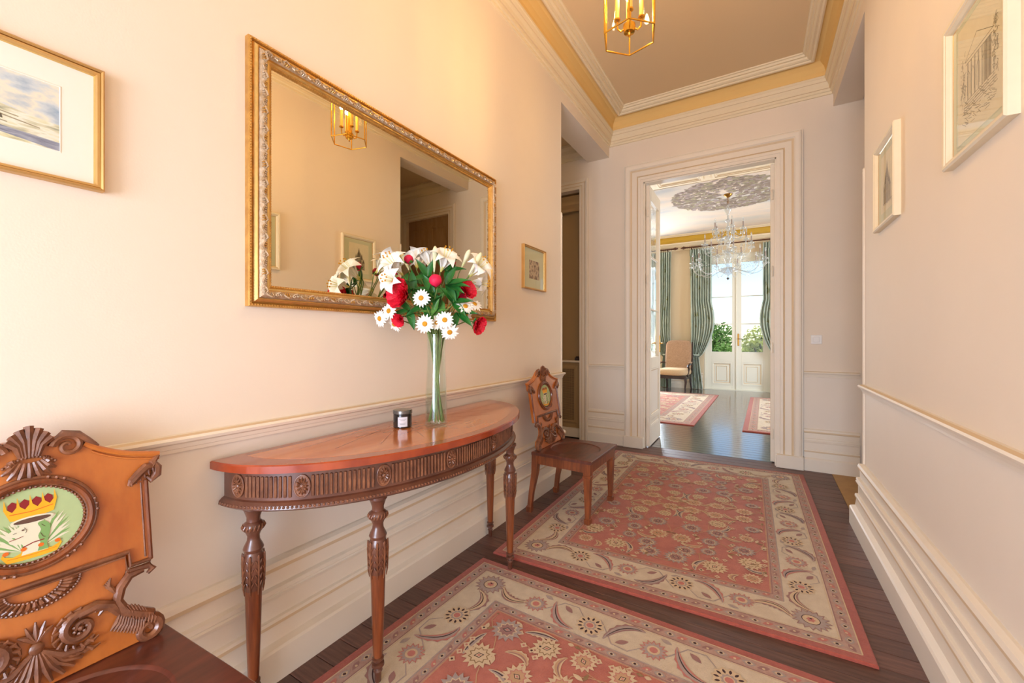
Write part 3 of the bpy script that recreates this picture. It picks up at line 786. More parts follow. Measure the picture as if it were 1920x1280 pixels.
# --- chandelier
CX, CYY = -.587, 8.75
ch = tag(empty('chandelier', (CX, CYY, 2.40)), 'crystal chandelier with three tiers of candle arms hanging in the salon', 'chandelier')
b = MB(); b.lathe([(0, 0), (.018, .005), (.026, .025), (.018, .045), (.005, .052), (.005, .075)], 'crystal', 12); b.lathe([(0, .0), (.027, .028), (0, .055)], 'chairdark', 10, (0, 0, -.012)); b.build('finial_ball', ch)
b = MB(); b.lathe([(.005, .06), (.05, .10), (.14, .16), (.155, .20), (.10, .21), (.04, .23), (.03, .30), (.06, .36), (.07, .42), (.05, .48), (.03, .50), (.09, .52), (.10, .545), (.03, .56), (.028, .62), (.055, .68), (.055, .72), (.03, .76),
                  (.075, .78), (.08, .80), (.025, .82), (.022, .90), (.04, .95), (.02, 1.0), (.018, 1.06), (.055, 1.09), (.05, 1.11), (.016, 1.13), (.02, 1.2), (.06, 1.28), (.065, 1.31), (.02, 1.33), (.012, 1.40)], 'crystal', 14); b.build('stem', ch)
b = MB()
for i in range(5): b.tube([(.016*math.cos(t), 0, 1.41+.035*i+.022*math.sin(t)) if i % 2 else (0, .016*math.cos(t), 1.41+.035*i+.022*math.sin(t)) for t in [2*PI*q/10 for q in range(10)]], .004, 'brass_dark', 6, closed=True)
b.tube([(0, 0, 1.4), (0, 0, 1.585)], .004, 'brass_dark', 6); b.build('chain', ch)
b = MB(); b.lathe([(.0, 1.52), (.03, 1.53), (.07, 1.565), (.075, 1.583)], 'brass_dark', 14); b.build('ceiling_canopy', ch)
def arm_mesh(R, z0, drop, rise, cand=.11):
    b = MB(); pts = spline([(.05, 0, z0), (R*.35, 0, z0-drop*.5), (R*.68, 0, z0-drop), (R*.93, 0, z0-drop*.45), (R, 0, z0+rise)], 5)
    b.tube(pts, [.011-.004*i/len(pts) for i in range(len(pts))], 'crystal', 8)
    return b
def candle_mesh(R, z):
    b = MB(); b.lathe([(.008, z), (.05, z+.02), (.055, z+.03), (.02, z+.032), (.012, z+.05), (.022, z+.055), (.022, z+.065)], 'crystal', 12, (R, 0, 0)); return b
def sleeve_mesh(R, z): b = MB(); b.lathe([(.011, z+.06), (.011, z+.15), (0, z+.152)], 'r_grey', 10, (R, 0, 0)); return b
def bulb_mesh(R, z): b = MB(); b.lathe([(.006, z+.15), (.015, z+.175), (.012, z+.20), (0, z+.235)], 'crystal', 10, (R, 0, 0)); return b
def drops_mesh(R, z, L, rim=.05, n=5):
    b = MB()
    for k in range(n):
        a = 2*PI*k/n; x, y = R+rim*math.cos(a), rim*math.sin(a); z1 = z+.02
        for q in range(2): b.ball((x, y, z1-.012-.016*q), .007, 'crystal', 6, 4)
        b.ball((x, y, z1-.055-L), .011, 'crystal', 6, 4, (1, .6, 2.4))
    return b
for R, z0, drop, rise, n, off in ((.60, .22, .13, .10, 10, .1), (.40, .52, .08, .12, 6, .35), (.25, .80, .07, .10, 5, .0)):
    am, cm, sm, bm_, dm = (f.build(nm) for f, nm in ((arm_mesh(R, z0, drop, rise), 'arm'), (candle_mesh(R, z0+rise), 'drip_pan'), (sleeve_mesh(R, z0+rise), 'candle'), (bulb_mesh(R, z0+rise), 'bulb'), (drops_mesh(R, z0+rise, .02), 'crystal_drops')))
    dm['kind'] = 'stuff'
    for k in range(n):
        ang = off+2*PI*k/n
        a_ = am if k == 0 else inst(am); a_.parent = ch; a_.rotation_euler = (0, 0, ang)
        for src_ in (cm, sm, bm_, dm):
            c_ = src_ if k == 0 else inst(src_); c_.parent = a_
    # swags of beads from stem to arms
    b = MB()
    for k in range(n):
        a = off+2*PI*k/n
        for t in range(1, 12):
            f = t/12; r = .05+(R-.05)*f; z = z0+.16*(1-f)+rise*f-.12*math.sin(f*PI)
            b.ball((r*math.cos(a+.5*PI/n), r*math.sin(a+.5*PI/n), z), .009, 'crystal', 6, 4)
            a2 = a+2*PI/n*f; b.ball((R*math.cos(a2), R*math.sin(a2), z0+rise-.02-.09*math.sin(f*PI)), .008, 'crystal', 6, 4)
    tag(b.build('bead_swags', ch), kind='stuff')

# --- beyond the windows: ground and trees
b = MB(); b.box((-60, 12.1, -3.2), (60, 120, -3.0), 'grass'); S(b.build('ground_outside', smooth=0), 'grassy ground outside below the salon windows', 'ground')
b = MB(); b.box((-5, 12.08, -.25), (4.5, 14.2, -.04), 'exterior_stone'); S(b.build('terrace', smooth=0), 'pale stone balcony slab outside the French window', 'terrace')
def tree(x, y, top, r, m, label, seed):
    rr = random.Random(seed); root = tag(empty('tree', (x, y, -3.0)), label, 'tree', 'garden trees')
    h = top+3.0
    b = MB(); b.tube([(0, 0, 0), (.1, .05, h*.3), (-.05, .0, h*.6), (.05, 0, h*.85)], [.22, .16, .10, .03], 'bark', 8)
    for k in range(6):
        a = k*1.1; b.tube([(0, 0, h*(.3+.07*k)), (r*.5*math.cos(a), r*.5*math.sin(a), h*(.45+.07*k))], [.07, .02], 'bark', 6)
    b.build('trunk', root)
    b = MB()
    blobs = [(rr.uniform(-.6, .6)*r, rr.uniform(-.6, .6)*r, h*rr.uniform(.42, .86), r*rr.uniform(.3, .5)) for _ in range(12)]+[(0, 0, h*.8, r*.45)]
    for i in range(5200):
        bx, by, bz, br = rr.choice(blobs)
        d = Vector((rr.gauss(0, 1), rr.gauss(0, 1), rr.gauss(0, 1))).normalized()*br*(rr.random()**.35)
        c = Vector((bx, by, bz))+d; s = rr.uniform(.06, .13)
        u = Vector((rr.gauss(0, 1), rr.gauss(0, 1), rr.gauss(0, 1))).normalized(); v = u.orthogonal().normalized()
        b.add([c-u*s, c+v*s*.5, c+u*s, c-v*s*.5], [(0, 1, 2, 3)], m)
    tag(b.build('foliage', root, smooth=0), kind='stuff')
tree(-2.5, 24, 2.4, 1.8, 'tree_green', 'green leafy tree seen through the hinge-side panes of the French window', 1)
tree(-.2, 28.2, 2.2, 2.1, 'tree_yellow', 'yellow-green tree seen through the handle-side panes of the French window', 2)
tree(-8.5, 30, 2.0, 2.6, 'tree_green', 'green tree beyond the second French window', 3)
tree(7.5, 32, 1.6, 2.4, 'tree_green', 'green tree farther right in the garden', 4)

# ================================================================== MIRROR, PICTURES, LANTERN
def LW(a, c, e): return (XL+e, a, c)
def RW(a, c, e): return (RX(a)-e, a, c)
def rect(a0, a1, c0, c1): return [(a0, c0), (a1, c0), (a1, c1), (a0, c1)]
def perim(a0, a1, c0, c1, step):
    out = []
    for (p, q) in (((a0, c0), (a1, c0)), ((a1, c0), (a1, c1)), ((a1, c1), (a0, c1)), ((a0, c1), (a0, c0))):
        L = math.hypot(q[0]-p[0], q[1]-p[1]); n = max(1, round(L/step))
        for i in range(n):
            t = (i+.5)/n; out.append((p[0]+(q[0]-p[0])*t, p[1]+(q[1]-p[1])*t, (q[0]-p[0])/L, (q[1]-p[1])/L))
    return out
MY0, MY1, MZ0, MZ1 = .815, 2.470, 1.420, 2.422
og = (XL, (MY0+MY1)/2, MZ0)
mir = tag(empty('wall_mirror', og), 'large wall mirror in a carved gilt frame above the console table', 'mirror')
b = MB(); b.sweep(rect(MY0, MY1, MZ0, MZ1), [(0, 0, 'gold'), (0, .022, 'gold'), (.003, .028, 'gold'), (.010, .028, 'gold'), (.012, .020, 'brass_dark'), (.015, .020, 'gold_pale'), (.020, .028, 'gold_pale'), (.028, .034, 'gold'), (.031, .034, 'gold'), (.033, .030, 'silver_leaf'),
    (.038, .040, 'silver_leaf'), (.046, .045, 'silver_leaf'), (.055, .045, 'silver_leaf'), (.061, .038, 'gold'), (.064, .032, 'gold_pale'), (.070, .034, 'gold_pale'), (.074, .028, 'gold'), (.077, .030, 'gold'), (.082, .026, 'gold'), (.085, .017, 'gold')], closed=True, f=LW)
b.build('frame', mir, og, smooth=30)
b = MB(); b.box((XL+.012, MY0+.06, MZ0+.06), (XL+.020, MY1-.06, MZ1-.06), 'mirror_glass'); b.build('glass', mir, og, smooth=0)
b = MB()
for a, c, ta, tc_ in perim(MY0+.007, MY1-.007, MZ0+.007, MZ1-.007, .0105): b.ball(LW(a, c, .028), .0038, 'gold', 6, 4)
for a, c, ta, tc_ in perim(MY0+.079, MY1-.079, MZ0+.079, MZ1-.079, .010): b.ball(LW(a, c, .028), .003, 'gold', 5, 3)
tag(b.build('bead_edging', mir, og), kind='stuff')
b = MB(); i = 0
for a, c, ta, tc_ in perim(MY0+.048, MY1-.048, MZ0+.048, MZ1-.048, .034):
    na, nc = -tc_, ta; s = 1 if i % 2 else -1; i += 1
    def q(l, n_, e): return LW(a+ta*l+na*n_, c+tc_*l+nc*n_, e)
    b.tube([q(-.017, -s*.008, .043), q(-.006, s*.004, .049), q(.006, s*.009, .050), q(.014, s*.003, .048), q(.011, -s*.004, .047), q(.006, -s*.001, .048)], [.0022, .004, .0042, .0036, .003, .002], 'silver_leaf', 6)
    for l, n_, l2, n2 in ((-.010, 0, -.004, -s*.010), (-.003, .004*s, .003, -s*.009), (.004, .006*s, .012, -s*.010)):
        b.tube([q(l, n_, .048), q((l+l2)/2, (n_+n2)/2, .049), q(l2, n2, .043)], [.002, .0032, .001], 'silver_leaf' if i % 3 else 'gold', 5)
tag(b.build('acanthus_band', mir, og), 'silvery carved acanthus band')

def picture(label, a0, a1, c0, c1, F, frame_prof, mat_m, img, win, group=None):
    og = F((a0+a1)/2, c0, 0)
    r = tag(empty('framed_picture', og), label, 'picture', group)
    b = MB(); b.sweep(rect(a0, a1, c0, c1), frame_prof, closed=True, f=F); b.build('frame', r, og, smooth=25)
    wd = max(p[0] for p in frame_prof)
    b = MB(); b.add([F(x, z, .008) for x, z in rect(a0+wd*.6, a1-wd*.6, c0+wd*.6, c1-wd*.6)], [(0, 1, 2, 3)], mat_m)
    w0, w1, v0, v1 = win
    b.sweep(rect(w0, w1, v0, v1), [(-.003, .0082, mat_m), (0, .0095, mat_m), (.002, .0084, mat_m)], closed=True, f=F); b.build('mount', r, og, smooth=0)
    b = MB(); img(b, w0, w1, v0, v1, lambda x, z, e: F(x, z, .0085+e)); b.build('print', r, og, smooth=0)
    b = MB(); b.add([F(x, z, .0125) for x, z in rect(a0+wd*.6, a1-wd*.6, c0+wd*.6, c1-wd*.6)], [(0, 1, 2, 3)], 'picture_glass'); b.build('glazing', r, og, smooth=0)
    return r
GP = [(0, 0, 'frame_gold'), (0, .024, 'frame_gold'), (.004, .028, 'frame_gold'), (.008, .024, 'brass_dark'), (.010, .022, 'frame_gold'), (.015, .022, 'frame_gold'), (.018, .012, 'gold_pale'), (.020, .008, 'gold_pale')]
def landscape(b, w0, w1, v0, v1, F):
    H = v1-v0; W = w1-w0
    def X(t): return w0+W*t
    def Zz(t): return v0+H*t
    b.flat([(w0, v0), (w1, v0), (w1, v1), (w0, v1)], 0, 'watercolour_sky', F)
    b.flat([(X(0), Zz(0)), (X(1), Zz(0)), (X(1), Zz(.40)), (X(.85), Zz(.43)), (X(.6), Zz(.52)), (X(.4), Zz(.50)), (X(.2), Zz(.58)), (X(0), Zz(.55))], .0002, 'watercolour_field', F)
    b.flat([(X(.3), Zz(.18)), (X(1), Zz(0)), (X(1), Zz(.13)), (X(.7), Zz(.17)), (X(.34), Zz(.26))], .0004, 'watercolour_water', F)
    b.flat([(X(.0), Zz(.05)), (X(.4), Zz(.13)), (X(.3), Zz(.2)), (X(0), Zz(.12))], .0004, 'watercolour_water', F)
    for x, z, l in ((.55, .42, .25), (.7, .34, .2), (.2, .40, .3), (.45, .30, .3)): b.flat([(X(x), Zz(z)), (X(x+l), Zz(z-.06)), (X(x+l), Zz(z-.075)), (X(x), Zz(z-.02))], .0005, 'ink_pale', F)
    b.flat([(X(.70), Zz(.27)), (X(.73), Zz(.27)), (X(.725), Zz(.33)), (X(.705), Zz(.33))], .0006, 'ink', F)
picture('watercolour landscape in a wide white mount and thin gold frame above a hall chair', -.12, .424, 1.722, 2.068, LW, GP, 'mat_board', landscape, (-.035, .338, 1.808, 1.984))
def townscene(b, w0, w1, v0, v1, F): b.flat([(w0, v0), (w1, v0), (w1, v1), (w0, v1)], 0, 'small_print', F)
picture('small square print in a thin gold frame beside the passage corner', 2.875, 3.262, 1.702, 2.052, LW, [(d*.8, e, m) for d, e, m in GP], 'mat_green', townscene, (2.985, 3.165, 1.79, 1.945))
CP = [(0, 0, 'frame_cream'), (0, .026, 'frame_cream'), (.006, .032, 'frame_cream'), (.016, .030, 'frame_cream'), (.019, .026, 'tan'), (.023, .026, 'frame_cream'), (.030, .016, 'frame_cream'), (.033, .010, 'frame_gold'), (.036, .008, 'frame_gold')]
def strokes(b, lst, w0, w1, v0, v1, F, m, wd=.0018, e=.0002):
    for pts in lst:
        P_ = [(w0+(w1-w0)*x, v0+(v1-v0)*z) for x, z in pts]
        for p, q in zip(P_, P_[1:]):
            d = Vector((q[0]-p[0], q[1]-p[1])); n = Vector((-d.y, d.x)).normalized()*wd/2 if d.length else Vector((0, 0))
            b.flat([(p[0]-n.x, p[1]-n.y), (q[0]-n.x, q[1]-n.y), (q[0]+n.x, q[1]+n.y), (p[0]+n.x, p[1]+n.y)], e, m, F)
def castle(b, w0, w1, v0, v1, F):
    b.flat([(w0, v0), (w1, v0), (w1, v1), (w0, v1)], 0, 'paper_sketch', F)
    T = lambda x, z: (w0+(w1-w0)*x, v0+(v1-v0)*z)
    for x, wd, h, tip in ((.5, .14, .55, .86), (.36, .10, .45, .66), (.64, .10, .47, .68), (.27, .08, .38, .52), (.74, .08, .36, .50), (.44, .06, .5, .72), (.57, .06, .52, .74)):
        b.flat([T(x-wd/2, .14), T(x+wd/2, .14), T(x+wd/2, h), T(x-wd/2, h)], .0002, 'ink_pale', F)
        b.flat([T(x-wd/2-.012, h), T(x+wd/2+.012, h), T(x, tip)], .0003, 'ink', F)
        strokes(b, [[(x-wd/2, .14), (x-wd/2, h)], [(x+wd/2, .14), (x+wd/2, h)], [(x, .2), (x, .3)], [(x+.01, .34), (x+.01, .44)]], w0, w1, v0, v1, F, 'ink', .003, .0004)
    rr = random.Random(2)
    strokes(b, [[(.12+.03*i, .14+.02*rr.random()), (.17+.03*i, .10+.03*rr.random())] for i in range(22)], w0, w1, v0, v1, F, 'ink', .003, .0004)
def portico(b, w0, w1, v0, v1, F):
    b.flat([(w0, v0), (w1, v0), (w1, v1), (w0, v1)], 0, 'paper_sketch', F)
    T = lambda x, z: (w0+(w1-w0)*x, v0+(v1-v0)*z)
    b.flat([T(.24, .32), T(.40, .32), T(.40, .63), T(.24, .63)], .0002, 'ink_pale', F)
    L = [[(.20, .66), (.82, .66)], [(.20, .66), (.55, .80)], [(.82, .66), (.55, .80)], [(.22, .63), (.80, .63)]]
    for i in range(7): x = .26+.08*i; L.append([(x, .32), (x, .63)]); L.append([(x+.014, .32), (x+.014, .63)])
    rr = random.Random(4); S2 = []
    for i in range(70):
        x, z = .12+.70*rr.random(), .10+.20*rr.random(); S2.append([(x, z), (x+.04+.06*rr.random(), z+.05*rr.random())])
    for i in range(90):
        sd = rr.choice((-1, 1)); x, z = .51+sd*(.30+.09*rr.random()), .30+.42*rr.random(); a = rr.random()*2*PI; S2.append([(x, z), (x+.03*math.cos(a), z+.03*math.sin(a)), (x+.04*math.cos(a+1), z+.045*math.sin(a+1))])
    for x in (.36, .48, .60, .70): S2.append([(x, .36), (x, .52), (x+.03, .56), (x+.06, .52), (x+.06, .36)])
    for k in range(5): S2.append([(.18-.015*k, .32-.022*k), (.82+.015*k, .32-.022*k)])
    strokes(b, S2, w0, w1, v0, v1, F, 'ink_pale', .0022, .0005)
    strokes(b, L, w0, w1, v0, v1, F, 'ink', .0016, .0004)
picture('cream framed ink drawing of a many-towered castle on the right wall', 2.862, 3.305, 1.935, 2.425, RW, CP, 'mat_green', castle, (2.955, 3.215, 2.02, 2.35))
picture('cream framed ink drawing of a columned building on the right wall', 1.735, 2.205, 1.93, 2.455, RW, CP, 'mat_green', portico, (1.80, 2.13, 1.99, 2.40))

# --- lantern
LX, LY, LZ, LR = -.573, 2.068, 2.785, .133
ln = tag(empty('hanging_lantern', (LX, LY, LZ)), 'hexagonal brass and glass lantern hanging from the hall ceiling', 'lantern')
va = [math.radians(-75+60*k) for k in range(6)]; hx = [(LR*math.cos(a), LR*math.sin(a)) for a in va]; ht = [(LR*1.0*math.cos(a), LR*math.sin(a)) for a in va]
b = MB(); b.tube([(x, y, 0) for x, y in hx]+[], .0042, 'brass', 8, closed=True); b.build('bottom_ring', ln)
b = MB(); b.tube([(x, y, .42) for x, y in ht], .0042, 'brass', 8, closed=True); b.build('top_ring', ln)
for i in range(6):
    b = MB(); b.tube([(*hx[i], 0), (*ht[i], .42)], .004, 'brass', 8); b.build('upright', ln)
    j = (i+1) % 6; b = MB(); b.add([(*hx[i], .002), (*hx[j], .002), (*ht[j], .418), (*ht[i], .418)], [(0, 1, 2, 3)], 'lantern_glass'); b.build('pane', ln, smooth=0)
    b = MB(); b.tube([(*ht[i], .42), (ht[i][0]*.55, ht[i][1]*.55, .50), (ht[i][0]*.15, ht[i][1]*.15, .56)], .0035, 'brass', 6); b.build('roof_bar', ln)
b = MB(); b.lathe([(0, .0), (.006, .006), (.004, .014), (.008, .022), (.026, .026), (.030, .045), (.030, .062), (.016, .07), (.010, .09), (.010, .30), (.007, .55), (.022, .56), (.016, .60), (0, .61)], 'brass', 16); b.build('centre_rod', ln)
for i in range(4):
    a = math.radians(20+90*i); ca, sa = math.cos(a), math.sin(a)
    b = MB(); b.tube([(.02*ca, .02*sa, .05), (.04*ca, .04*sa, .035), (.056*ca, .056*sa, .05), (.058*ca, .058*sa, .09)], .0045, 'brass', 8); b.lathe([(.004, .085), (.016, .092), (.016, .098), (.008, .104)], 'brass', 12, (.058*ca, .058*sa, 0)); ar = b.build('candle_arm', ln)
    b = MB(); b.lathe([(.0105, .10), (.0105, .222), (.006, .225)], 'candle_sleeve', 12, (.058*ca, .058*sa, 0)); b.build('candle_sleeve', ar)
    b = MB(); b.lathe([(.006, .224), (.013, .244), (.010, .269), (0, .294)], 'bulb', 10, (.058*ca, .058*sa, 0)); b.build('bulb', ar)
b = MB()
n = 17
for i in range(n):
    z = .62+i*.036; b.tube([((.011*math.cos(t), 0, z+.02*math.sin(t)) if i % 2 else (0, .011*math.cos(t), z+.02*math.sin(t))) for t in [2*PI*q_/10 for q_ in range(10)]], .0028, 'brass', 6, closed=True)
b.build('chain', ln)
b = MB(); b.lathe([(0, 1.165), (.03, 1.17), (.06, 1.195), (.065, 1.214)], 'brass', 18); b.build('ceiling_rose', ln)

# ================================================================== RUGS
class Pat:
    def __init__(s): s.b = MB(); s.i = 0
    def add(s, poly, m): s.b.flat(poly, .0136+s.i*1.2e-6, m); s.i += 1
    def disk(s, x, y, r, m, n=12, amp=0, lob=0, ph=0, ry=None):
        ry = ry or r
        s.add([(x+r*(1+amp*math.cos(lob*(2*PI*k/n)))*math.cos(2*PI*k/n+ph), y+ry*(1+amp*math.cos(lob*(2*PI*k/n)))*math.sin(2*PI*k/n+ph)) for k in range(n)], m)
    def almond(s, x0, y0, x1, y1, wd, m, n=5):
        d = Vector((x1-x0, y1-y0)); q = Vector((-d.y, d.x)).normalized()
        L = [Vector((x0, y0))+d*(k/n)+q*wd*.5*math.sin(PI*k/n) for k in range(n+1)]
        R = [Vector((x0, y0))+d*(k/n)-q*wd*.5*math.sin(PI*k/n) for k in range(n-1, 0, -1)]
        s.add([tuple(v) for v in L+R], m)
    def stroke(s, pts, wd, m):
        P_ = [Vector(p) for p in pts]; L = []; R = []
        for i, p in enumerate(P_):
            d = (P_[min(i+1, len(P_)-1)]-P_[max(i-1, 0)]).normalized(); q = Vector((-d.y, d.x)); f = wd*.5*(.35+.65*math.sin(PI*(i+.5)/len(P_)))
            L.append(tuple(p+q*f)); R.append(tuple(p-q*f))
        s.add(L+R[::-1], m)
    def feather(s, p0, p1, p2, wd, m, m2, spine='r_dark'):
        P_ = [Vector(p0)*(1-t)**2+Vector(p1)*2*t*(1-t)+Vector(p2)*t*t for t in [k/12 for k in range(13)]]
        L = []; R = []; Li = []; Ri = []
        for i, p in enumerate(P_):
            d = (P_[min(i+1, 12)]-P_[max(i-1, 0)]).normalized(); q = Vector((-d.y, d.x)); f = wd*math.sin(PI*(i+.3)/12.6)**.8
            L.append(tuple(p+q*f*(1.0 if i % 2 else .72))); R.append(tuple(p-q*f*.5)); Li.append(tuple(p+q*f*.55)); Ri.append(tuple(p-q*f*.25))
        s.add(L+R[::-1], m); s.add(Li+Ri[::-1], m2)
        s.stroke([tuple(p) for p in P_[1:-1]], .006, spine)
    def sunburst(s, x, y, r, c='r_pink', out='r_grey'):
        s.disk(x, y, r*1.06, 'r_beige', 24, .10, 12)
        for k in range(12):
            a = 2*PI*k/12; s.almond(x+r*.58*math.cos(a), y+r*.58*math.sin(a), x+r*math.cos(a), y+r*math.sin(a), r*.2, 'r_dark', 4)
        s.disk(x, y, r*.52, out, 20, .12, 10); s.disk(x, y, r*.36, 'r_beige', 14); s.disk(x, y, r*.28, c, 12)
    def rosette(s, x, y, r, a='r_mauve', bcol='r_beige', core='r_pink'):
        s.disk(x, y, r, a, 32, .16, 16); s.disk(x, y, r*.9, 'r_grey', 32, .16, 16); s.disk(x, y, r*.52, 'r_dark', 18); s.disk(x, y, r*.47, bcol, 18); s.disk(x, y, r*.24, core, 12, .2, 6); s.disk(x, y+r*.12, r*.08, 'r_dark', 6)
    def palmette(s, x, y, r, ang, k=0):
        o1, o2, o3 = [('r_beige', 'r_olive', 'r_beige'), ('r_beige', 'r_pink', 'r_line'), ('r_grey', 'r_beige', 'r_mauve')][k % 3]
        s.disk(x, y, r, o1, 28, .18, 14, ang); s.disk(x, y, r*.66, o2, 20, .15, 10, ang); s.disk(x, y, r*.56, o3, 20, .15, 10, ang)
        c, q = math.cos(ang), math.sin(ang)
        def D(m, f): s.add([(x+f*r*(a*c-d*q), y+f*r*(a*q+d*c)) for a, d in ((.36, 0), (0, .24), (-.36, 0), (0, -.24))], m)
        D('r_dark', 1); D(o1, .72); D('r_pink', .4)
def rug(name, label, loc, rz, hw, hl, sc=1.0, seed=0, detail=True, cat='rug'):
    root = tag(empty(name, loc, rz), label, cat)
    b = MB(); b.prism(rect(-hw, hw, -hl, hl), 0, .013, 'coral', bev=.004); b.build('pile', root, smooth=0)
    def band(nm, i, z, m):
        b = MB(); b.flat(rect(-hw+i, hw-i, -hl+i, hl-i), z, m); b.build(nm, root, smooth=0)
    I = [.042*sc, .10*sc, .297*sc, .347*sc]
    band('outer_guard', I[0], .01315, 'guard'); band('main_border', I[1], .01325, 'ivory'); band('inner_guard', I[2], .01335, 'guard'); band('field', I[3], .01345, 'field')
    p = Pat(); rr = random.Random(seed)
    # boundary lines
    for i, m, wd in ((I[0], 'r_beige', .005), (I[1], 'r_mauve', .005), (I[1]+.008, 'r_beige', .004), (I[2], 'r_grey', .006), (I[3]-.006, 'r_mauve', .005), (I[3]+.003, 'r_line', .004)):
        for a in ((-hw+i, -hl+i, hw-i, -hl+i), (hw-i, -hl+i, hw-i, hl-i), (hw-i, hl-i, -hw+i, hl-i), (-hw+i, hl-i, -hw+i, -hl+i)):
            d = Vector((a[2]-a[0], a[3]-a[1])).normalized(); q = Vector((-d.y, d.x))*wd/2
            p.add([(a[0]-q.x, a[1]-q.y), (a[2]-q.x, a[3]-q.y), (a[2]+q.x, a[3]+q.y), (a[0]+q.x, a[1]+q.y)], m)
    def along(inset, step):
        out = []
        for x0, y0, x1, y1 in ((-hw+inset, -hl+inset, hw-inset, -hl+inset), (hw-inset, -hl+inset, hw-inset, hl-inset), (hw-inset, hl-inset, -hw+inset, hl-inset), (-hw+inset, hl-inset, -hw+inset, -hl+inset)):
            L = math.hypot(x1-x0, y1-y0); n = max(2, round(L/step))
            for k in range(n): out.append((x0+(x1-x0)*k/n, y0+(y1-y0)*k/n, (x1-x0)/L, (y1-y0)/L, k, n))
        return out
    for ins, st, r in (((I[0]+I[1])/2, .05*sc, .017*sc), ((I[2]+I[3])/2, .048*sc, .015*sc)):
        for k, (x, y, tx, ty, j, n) in enumerate(along(ins, st)):
            if k % 2 == 0:
                p.almond(x-tx*r*1.5, y-ty*r*1.5, x+tx*r*1.5, y+ty*r*1.5, r*2, 'r_grey'); p.almond(x-tx*r*.9, y-ty*r*.9, x+tx*r*.9, y+ty*r*.9, r*1.1, 'r_beige'); p.disk(x, y, r*.42, 'r_dark', 6)
            else:
                nx, ny = -ty, tx; p.almond(x-tx*r*1.3-nx*r*.6, y-ty*r*1.3-ny*r*.6, x+tx*r*1.3+nx*r*.6, y+ty*r*1.3+ny*r*.6, r*1.3, 'r_mauve' if k % 4 == 1 else 'r_pink'); p.disk(x+nx*r*.2, y+ny*r*.2, r*.35, 'r_beige', 6)
    # main border
    mid = (I[1]+I[2])/2; bw = I[2]-I[1]
    for x, y, tx, ty, j, n in along(mid, .30*sc):
        nx, ny = -ty, tx
        def Q(l, o): return (x+tx*l+nx*o, y+ty*l+ny*o)
        st = .30*sc
        if j == 0:
            p.rosette(x+(tx-ty)*0, y, bw*.36)
            p.feather(Q(.07*sc, -.02*sc), Q(.13*sc, .10*sc), Q(.24*sc, .02*sc), .035*sc, 'r_mauve', 'r_beige')
            p.feather((x+nx*.07*sc-tx*.02*sc, y+ny*.07*sc-ty*.02*sc), (x+nx*.13*sc+tx*.1*sc, y+ny*.13*sc+ty*.1*sc), (x+nx*.24*sc+tx*.02*sc, y+ny*.24*sc+ty*.02*sc), .035*sc, 'r_mauve', 'r_beige')
            continue
        if j % 2: p.sunburst(*Q(0, .012*sc), .056*sc)
        else: p.disk(*Q(0, .01*sc), .05*sc, 'r_pink', 28, .18, 14); p.disk(*Q(0, .01*sc), .042*sc, 'r_grey', 28, .18, 14); p.disk(*Q(0, .01*sc), .026*sc, 'r_beige', 14); p.disk(*Q(0, .01*sc), .017*sc, 'r_pink', 10)
        sg = 1 if j % 2 else -1
        if j < n-1:
            p.stroke([Q(.05*sc, -sg*.03*sc), Q(.09*sc, -sg*.075*sc), Q(.16*sc, -sg*.07*sc), Q(.21*sc, 0), Q(.25*sc, sg*.05*sc)], .006*sc, 'r_grey')
            p.feather(Q(.055*sc, sg*.075*sc), Q(.16*sc, sg*.09*sc), Q(.20*sc, -sg*.06*sc), sg*.03*sc, 'r_pink' if j % 2 else 'r_mauve', 'r_grey')
            p.almond(*Q(.10*sc, -sg*.02*sc), *Q(.15*sc, -sg*.055*sc), .026*sc, 'r_mauve'); p.almond(*Q(.22*sc, -sg*.06*sc), *Q(.27*sc, -sg*.075*sc), .022*sc, 'r_grey')
    # field: mirrored all-over flowers
    fw, fl = hw-I[3]-.02, hl-I[3]-.02
    nx_, ny_ = max(2, round(fw/(.18*sc))), max(2, round(fl/(.175*sc)))
